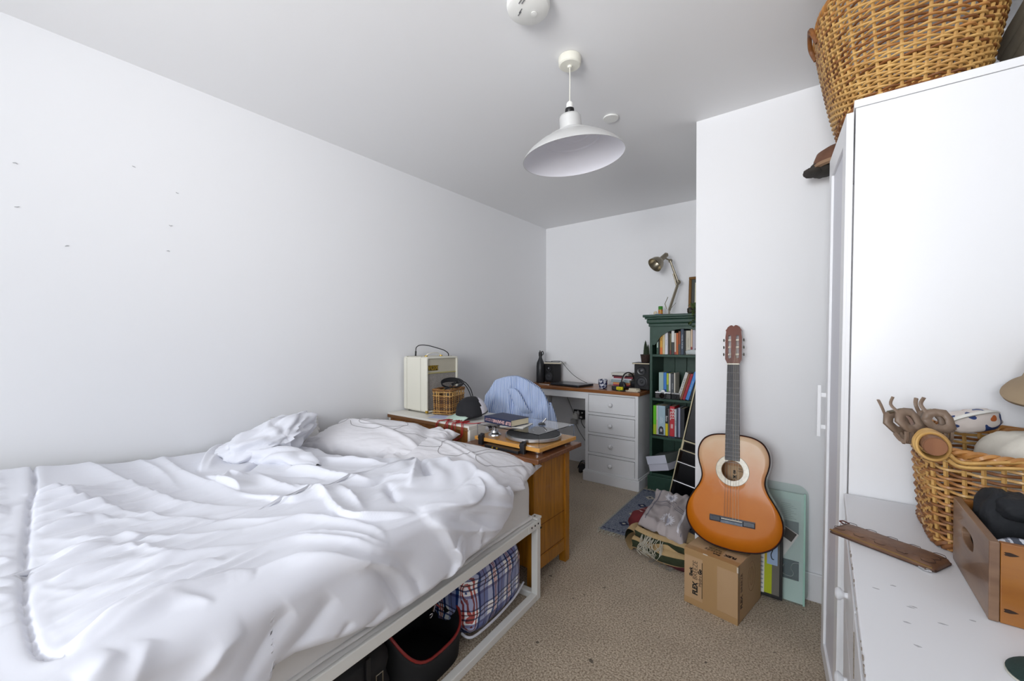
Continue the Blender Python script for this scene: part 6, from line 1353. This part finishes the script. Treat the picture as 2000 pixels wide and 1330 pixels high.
for nm, c, r_, h in (('brim', (-.045, -.03, .013), (.034, .05, .013), 0), ('crown', (-.012, .0, .028), (.045, .07, .026), 1), ('fold', (-.050, .02, .034), (.020, .04, .014), 2)):
    q = blob(*r_, 2.3, 18, lambda x, y, z: .1*nz(x*3, y*3, z*3+h)); q.v = [(x+c[0], y+c[1], z+c[2]) for x, y, z in q.v]; q.build(nm, mat('charcoal_felt', '3f3a36', .9), t, smooth=70)

# ================================================================ WHITE CHEST OF DRAWERS
t = thing('chest_of_drawers', 'white painted chest of drawers with chipped edges in the right foreground', 'chest of drawers', (.30, 1.02, 0))
DC = mat('chest_paint', 'e3e3e6', .4, bs=40, ba=.04, bd=.001); x0 = .044-.30; x1 = .575-.30; y0 = .47-1.02; y1 = 1.556-1.02
bx('top', (x0, y0, .728), (x1, y1, .75), DC, t, .003); bx('side_panel', (x0+.004, y1-.02, 0), (x1-.01, y1-.002, .728), DC, t, .001); bx('side_panel', (x0+.004, y0+.002, 0), (x1-.01, y0+.02, .728), DC, t, .001); bx('back_panel', (x1-.02, y0+.02, .02), (x1-.012, y1-.02, .728), DC, t, 0)
q = M().box((x0+.004, y0+.02, .686), (x0+.022, y1-.02, .728)); q.build('front_rail', DC, t, bev=.001); M().box((x0+.010, y0+.02, .0), (x0+.022, y1-.02, .06)).build('front_rail', DC, t, bev=.001)
for k in range(3):
    z0_, z1_ = .066+.208*k, .066+.208*k+.200
    for j in range(2):
        ya = y0+.024+j*.524; d = bx('drawer', (x0+.001, ya, z0_), (x0+.020, ya+.514, z1_), DC, t, .002); M().lathe([(.007, 0), (.006, .006), (.014, .014), (.015, .019), (.010, .024), (0, .025)], 20, TR(x0+.001, ya+.26, (z0_+z1_)/2, 0, radians(-90))).build('knob', DC, d, smooth=50)
CHIP = mat('chipped_wood', '8a7f74', .9); rnd = random.Random(4)
q = M()
for k in range(34):
    y = y0+.06+.62*rnd.random()**1.3; z = .7485-.003*rnd.random(); s = .002+.005*rnd.random(); q.prism([(y+s*cos(a)*rnd.uniform(.6, 1.3), z+s*.35*sin(a)) for a in (2*pi*i/7 for i in range(7))], x0-.0006, x0+.001, Matrix(((0, 0, 1, 0), (1, 0, 0, 0), (0, 1, 0, 0), (0, 0, 0, 1))))
o = q.build('paint_chips', CHIP, t); o['kind'] = 'stuff'
q = M()
for k in range(22):
    z = .655-.085*k/22-.0*rnd.random(); y = .985-1.02+.004*rnd.random(); s = .003+.004*rnd.random(); q.prism([(y+s*.6*cos(a)*rnd.uniform(.6, 1.3), z+s*sin(a)) for a in (2*pi*i/7 for i in range(7))], x0-.0006, x0+.0022, Matrix(((0, 0, 1, 0), (1, 0, 0, 0), (0, 1, 0, 0), (0, 0, 0, 1))))
o = q.build('paint_chips', CHIP, t); o['kind'] = 'stuff'
q = M()
for x, y in ((.10, 1.02), (.12, .96), (.115, .955), (.105, .90), (.15, .93), (.11, .84), (.17, .80), (.19, .97), (.14, .76), (.075, .99)):
    q.prism([(x-.30+.005*cos(a)*rnd.uniform(.5, 1.4), y-1.02+.0022*sin(a)*rnd.uniform(.5, 1.3)) for a in (2*pi*i/8 for i in range(8))], .7499, .7502)
o = q.build('scuff_marks', mat('scuff_dark', 'b1b0b3', .8), t); o['kind'] = 'stuff'

# leather case
t = thing('leather_case', 'long flat brown tooled leather case with a zip lying on the white chest of drawers', 'case', (.106, 1.198, .7505), radians(-28.5))
LTH = mat('tooled_leather', '7d5a42', .55, ns=30, na=.6, c2='4a2f22', bs=60, ba=.5, bd=.001, coat=.1); rows = []
for i in range(61):
    u = -1+2*i/60; row = []
    for j in range(25):
        v = -1+2*j/24; w_ = .036*(1+.05*u)*(1-.25*max(0, abs(u)-.93)/.07); k = max(0, 1-v**4)*max(0, 1-abs(u)**12); row.append((.092*u, w_*v, .003+.013*k**.6+.0007*nz(u*14, v*6)))
    rows.append(row)
M().grid(rows).build('top_leather', LTH, t, smooth=60, thick=.002); q = M().prism([(.092*x, .036*y) for x, y in rect_round(1, 1, .12, 3)], .0005, .004); q.build('bottom_leather', mat('leather_dark', '3f2a20', .6), t)
HX = mat('tooled_line', '35211a', .7)
q = M()
for i in range(-4, 5):
    for j in (-1, 0, 1):
        cx = .019*i; cy = .0215*j+(.0108 if i % 2 else 0)
        if abs(cy) > .026 or abs(cx) > .08: continue
        q.tube([(cx+.0118*cos(a), cy+.0118*sin(a), .0158-.0012*(abs(cy)/.03)**4*3) for a in (pi*k/3 for k in range(6))], .0006, 4, closed=True)
o = q.build('tooled_hexagons', HX, t); o['kind'] = 'stuff'
M().tube([(-.090, -.036, .009), (-.03, -.037, .010), (.04, -.037, .010), (.088, -.036, .008)], .0018, 5).build('zip', mat('zip_brass', '8a6a40', .4, .6), t, smooth=60); M().tube([(.070, -.040, .003), (.080, -.044, .002), (.088, -.041, .003), (.080, -.038, .004)], .0018, 5, closed=True).build('zip_pull', CHROME, t)
M().tube(cr([(-.088, .016, .012), (-.098, .020, .014), (-.096, .030, .014), (-.084, .030, .012)], 4), .0025, 5, sq=.5).build('loop', mat('loop_red', '5a2a20', .6), t, smooth=60)

# ---------------- wicker basket on the chest
t = thing('wicker_basket', 'golden wicker basket with a wooden bar handle on the white chest of drawers', 'basket', (.375, 1.382, .7505))
P_ = weave(t, (.180, .128), (.196, .150), .205, 7, 46, 22, .0035, zf=lambda a: 1+.10*max(0, sin(a))**2+.05*max(0, -cos(a)), amp=1.3)
t2 = t
M().cyl((-.196, -.190, .232), (-.200, .10, .236), .019, .018, 24).build('handle_bar', mat('bare_log', '8a5f42', .6, ns=14, na=.6, c2='6a4530', st=(6, 6, 1)), t, smooth=40, bev=.002)
M().lathe([(0, .0), (.0175, .0), (.0180, .001)], 24, TR(-.196, -.1905, .232, radians(90))).build('handle_end', mat('log_end', '7a4d31', .7, ns=3, na=.7, c2='a06c48', st=(6, 6, 1)), t)
q = M()
for k in range(5):
    y = -.165+.010*k; q.tube([(-.196+(.024+.003*sin(k))*cos(a), y+.012*sin(a), .228+(.026)*sin(a)) for a in (2*pi*i/28 for i in range(28))], .0036, 6, closed=True)
q.tube(cr([(-.172, -.165, .215), (-.150, -.162, .200), (-.08, -.156, .212), (0, -.153, .214), (.15, -.15, .214)], 6), .0042, 6); q.tube(cr([(-.175, -.17, .205), (-.150, -.166, .192), (-.06, -.158, .203), (.05, -.154, .203)], 6), .004, 6)
q.build('handle_binding', WICKL, t, smooth=60)
CLP = mat('brown_clip', '85705f', .45)
def clip(lbl, mw):
    t = thing('hair_clip', lbl, 'hair clip', mw=mw)
    for s in (1, -1):
        q = M(); rows = []
        frame = [(-.030, 0), (-.022, .020), (-.006, .026), (.012, .024), (.022, .008), (.026, -.014), (.012, -.024), (-.012, -.022)]
        inn = [(x*.42, y*.38+.001) for x, y in frame]; n = len(frame)
        v = [(x, y, s*(.012+.10*(x*x+y*y)*4)) for L in (frame, inn) for x, y in L]; f = [(i, (i+1) % n, n+(i+1) % n, n+i) for i in range(n)]
        q.add(v, f).build('jaw', CLP, t, smooth=60, thick=.0055)
        M().tube(cr([(-.020, .018, s*.014), (-.026, .034, s*.010), (-.022, .048, s*.016)], 4), [.0045]*8+[.002] if False else .0038, 6, sq=.5).build('lever', CLP, t, smooth=60)
        for k in range(4): M().tube(cr([(-.014+.011*k, -.020, s*.012), (-.013+.011*k, -.034, s*.006), (-.012+.011*k, -.040, s*-.004)], 4), .0036, 5).build('tooth', CLP, t, smooth=60)
    M().cyl((-.012, .022, -.014), (-.012, .022, .014), .0035, n=10).build('spring', STEEL, t)
BTX, BTY, BTZ = .375, 1.382, .7505
clip('matt brown hair claw clip at the left end of the basket handle', Matrix.Translation((BTX-.232, BTY-.085, BTZ+.262)) @ Matrix.Rotation(radians(42), 4, 'Z') @ Matrix.Rotation(radians(70), 4, 'X') @ Matrix.Scale(1.15, 4))
clip('second brown hair claw clip further along the basket handle, claws down inside the rim', Matrix.Translation((BTX-.172, BTY-.030, BTZ+.262)) @ Matrix.Rotation(radians(15), 4, 'Z') @ Matrix.Rotation(radians(80), 4, 'X') @ Matrix.Scale(1.1, 4))
# contents
t = thing('cotton_bag', 'cream cotton cloth bag hanging over the front of the golden basket', 'bag', mw=Matrix.Translation((.365, 1.395, .765)) @ Matrix.Rotation(radians(12), 4, 'Z'))
q = blob(.085, .085, .115, 3.4, 32, lambda x, y, z: .05*nz(x*2.5, y*2.5, z*2.5)+.02*nz(x*8, y*8, z*8)); q.v = [(x, y, z+.117) for x, y, z in q.v]; q.build('cloth', mat('cream_cotton', 'd6d0c4', .9, bs=500, ba=.2), t, smooth=70); bx('tag', (.02, -.075, .205), (.05, -.045, .222), PAPER, t, .001, rot=(radians(25), 0, 0))
t = thing('patterned_pouch', 'small printed pouch with white zip edge and blue and orange pattern in the golden basket', 'pouch', mw=Matrix.Translation((.290, 1.497, .968)) @ Matrix.Rotation(radians(28), 4, 'Z') @ Matrix.Rotation(radians(-10), 4, 'Y'))
PPM = mat('pouch_print', 'd8cdc6', .5, ns=38, na=1, c2='2f4274', det=0); cr_ = MC['pouch_print'].node_tree.nodes['Color Ramp'].color_ramp; cr_.interpolation = 'CONSTANT'; cr_.elements[1].position = .64; e = cr_.elements.new(.0); e.color = H('b5602c'); cr_.elements[1].position = .34
q = blob(.056, .028, .026, 3, 24, lambda x, y, z: .08*nz(x*3, y*3, z*3)); q.v = [(x, y, z+.034) for x, y, z in q.v]; q.build('body', PPM, t, smooth=70); M().tube(cr([(-.054, -.018, .046), (-.03, -.024, .054), (.02, -.022, .057), (.048, -.012, .050)], 5), .008, 6, sq=.5).build('zip_edge', PAPER, t, smooth=60)
t = thing('plastic_bag', 'crinkled clear plastic packet standing in the golden basket under the tan hat', 'packet', (.455, 1.468, .96))
PL = mat('clear_film', 'e6e8f2', .08, tr=.55, ior=1.3, bs=40, ba=1, bd=.01); q = blob(.065, .022, .075, 3, 32, lambda x, y, z: .12*nz(x*5, y*5, z*5)+.06*nz(x*14, y*14, z*14)); q.v = [(x, y, z+.077) for x, y, z in q.v]; q.build('film', PL, t, smooth=30); bx('contents', (-.04, -.008, .01), (.04, .008, .10), mat('film_white', 'd5d6de', .5), t, .004)
t = thing('felt_hat', 'tan felt hat with a turned-down brim at the right edge, above the golden basket', 'hat', mw=Matrix.Translation((.428, 1.440, 1.075)) @ Matrix.Rotation(radians(14), 4, 'X') @ Matrix.Rotation(radians(4), 4, 'Y'))
TAN = mat('tan_felt_hat', 'a48f73', .9, ns=8, na=.4, c2='8b745c', bs=300, ba=.2); rows = []
for i in range(64):
    a = 2*pi*i/64; row = []
    for r_, z in ((.106, -.004), (.110, .001), (.107, .006), (.094, .016), (.085, .026), (.079, .040), (.075, .060), (.070, .085), (.062, .110), (.045, .126), (.015, .121), (.0, .118)):
        k = 1-.05*cos(2*a)*(z > .09); row.append((r_*k*cos(a)*.94, r_*1.1*k*sin(a), z-.012*cos(2*a)*(r_ > .08)))
    rows.append(row)
M().grid(rows, cu=True).build('crown', TAN, t, smooth=60, thick=.002); q = M().lathe([(.0725, .036), (.0725, .054), (.0700, .056)], 48, Matrix.Diagonal((.95, 1.1, 1, 1))); q.build('hat_band', mat('tan_band', '8f7a60', .8), t, smooth=60)

# ---------------- wooden crate
t = thing('wooden_crate', 'brown wooden crate with an oval hand hole, full of clothes, in the right foreground', 'crate', (.385, 1.103, .7505))
WL = mat('crate_grey_wood', '87684f', .45, ns=5, na=.7, c2='5d4030', st=(1, 1, 6), coat=.25, bs=60, ba=.1); WF = mat('crate_amber_wood', '9a6226', .35, ns=5, na=.7, c2='7c4411', st=(1, 5, 6), coat=.5, det=5)
cx0, cx1, cy0, cy1, ch = -.175, .175, -.115, .118, .128
# end board with a hand hole (face looks along -x)
bm = bmesh.new(); rect = [(cy0+.0, 0), (cy1, 0), (cy1, ch), (cy0, ch)]; hole = [(.012+.040*math.copysign(abs(cos(a))**.75, cos(a)), .082+.0155*math.copysign(abs(sin(a))**.85, sin(a))) for a in (2*pi*i/28 for i in range(28))]
Vs = []
for x in (cx0, cx0+.012):
    es = []; vv = []
    for L in (rect, hole):
        V_ = [bm.verts.new((x, y, z)) for y, z in L]; vv.append(V_); es += [bm.edges.new((V_[i], V_[(i+1) % len(V_)])) for i in range(len(V_))]
    bmesh.ops.triangle_fill(bm, use_beauty=True, edges=es); Vs.append(vv)
for A_, B_ in zip(*Vs):
    for i in range(len(A_)): bm.faces.new((A_[i], A_[(i+1) % len(A_)], B_[(i+1) % len(A_)], B_[i]))
bmesh.ops.recalc_face_normals(bm, faces=bm.faces); me = bpy.data.meshes.new('end_board'); bm.to_mesh(me); bm.free(); me.materials.append(WL); o = bpy.data.objects.new('end_board', me); C.objects.link(o); o.parent = t
md = o.modifiers.new('b', 'BEVEL'); md.width = .0015; md.segments = 2; md.limit_method = 'ANGLE'
bx('end_board', (cx1-.012, cy0, 0), (cx1, cy1, ch), WL, t, .0015)
bx('front_board', (cx0+.0125, cy0, .0), (cx1-.0125, cy0+.011, ch), WF, t, .0015); bx('back_board', (cx0+.0125, cy1-.011, .0), (cx1-.0125, cy1, ch), WF, t, .0015); bx('base_board', (cx0+.0125, cy0+.0115, .001), (cx1-.0125, cy1-.0115, .009), WF, t, 0)
for z in (.022, .112): M().prism([(.007*cos(a)*(1+.4*cos(3*a)), .003*sin(a)) for a in (2*pi*i/12 for i in range(12))], 0, .0006, Matrix.Translation((cx0+.022, cy0-.0001, z)) @ Matrix.Rotation(radians(90), 4, 'X')).build('nail_stain', mat('nail_stain', '2c1a10', .8), t)
t = thing('black_cloth', 'black folded garment stuffed in the wooden crate, nearest its hand hole', 'clothing', (.264, 1.160, .761))
q = blob(.036, .048, .078, 3.2, 36, lambda x, y, z: .10*nz(x*2.4, y*2.4, z*2.4)+.05*sin(5*x+4*z+3*y)*.5+.02*nz(x*9, y*9, z*9)); q.v = [(x, y, z+.080) for x, y, z in q.v]; q.build('fold', mat('black_cotton', '15171c', .8, bs=300, ba=.2), t, smooth=70)
q = blob(.028, .04, .020, 3, 24, lambda x, y, z: .12*nz(x*3, y*3, z*3)); q.v = [(x+.01, y-.02, z+.138) for x, y, z in q.v]; q.build('fold', MC['black_cotton'], t, smooth=70)
t = thing('black_cloth', 'black rounded bundle in the wooden crate at the right edge', 'clothing', (.375, 1.14, .761))
q = blob(.055, .075, .088, 2.8, 30, lambda x, y, z: .08*nz(x*3+2, y*3, z*3)); q.v = [(x, y, z+.089) for x, y, z in q.v]; q.build('fold', mat('black_cotton', '15171c', .8), t, smooth=70)
t = thing('checked_cloth', 'grey, white and black checked cloth in the front of the wooden crate', 'clothing', (.290, 1.040, .761))
ck = mat('check_cloth', 'b9bcc4', .85); nt = ck.node_tree; b = nt.nodes['Principled BSDF']; tc = nt.nodes.new('ShaderNodeTexCoord'); sp = nt.nodes.new('ShaderNodeSeparateXYZ'); nt.links.new(tc.outputs['Object'], sp.inputs[0])
mx = nt.nodes.new('ShaderNodeMix'); mx.data_type = 'RGBA'; mx.blend_type = 'MULTIPLY'; mx.inputs[0].default_value = 1
nt.links.new(ramp(sp.outputs[0], 32, .1, [(0, 'eceef2'), (.45, '8a8e99'), (.6, 'eceef2'), (.7, '565b68')]), mx.inputs[6]); nt.links.new(ramp(sp.outputs[1], 28, .3, [(0, 'eceef2'), (.5, '8a8e99'), (.65, 'c9ccd4')]), mx.inputs[7]); nt.links.new(mx.outputs[2], b.inputs['Base Color'])
q = blob(.075, .032, .055, 3.2, 30, lambda x, y, z: .07*nz(x*3, y*3, z*3)); q.v = [(x, y, z+.056) for x, y, z in q.v]; q.build('fold', ck, t, smooth=70)
q = blob(.05, .018, .018, 3, 20); q.v = [(x+.04, y+.020, z+.104) for x, y, z in q.v]; q.build('tan_edge', mat('tan_cloth', '9c8f6c', .9), t, smooth=70)

t = thing('green_cap', 'dark green cap peak with stitched curve and gold marks at the bottom right edge', 'cap', (.262, .862, .7505), radians(20))
rows = []
for i in range(41):
    a = 2*pi*i/40; rows.append([(.066*r_*cos(a), .048*r_*sin(a), .003+.010*(1-r_**3)+.012*r_*cos(a)**2*0) for r_ in (0.001, .3, .6, .85, .96, 1.0)])
DG = mat('bottle_green', '1b322e', .8, bs=500, ba=.3); M().grid(rows).build('peak', DG, t, smooth=60, thick=.002); q = M().prism([(.067*cos(a), .049*sin(a)) for a in (2*pi*i/40 for i in range(40))], 0, .0025); q.build('underside', mat('pale_underside', 'c9c6ba', .7), t)
M().tube([(.046*cos(a), .033*sin(a), .0128) for a in (2*pi*i/40 for i in range(12, 38))], .0006, 4).build('stitching', mat('stitch', '7f9a90', .7), t)
for k in range(3): M().box((-.012+.007*k, -.018, .0135), (-.008+.007*k, .008, .0142), T=Matrix.Rotation(radians(-30), 4, 'Z')).build('gold_mark', GOLD, t)
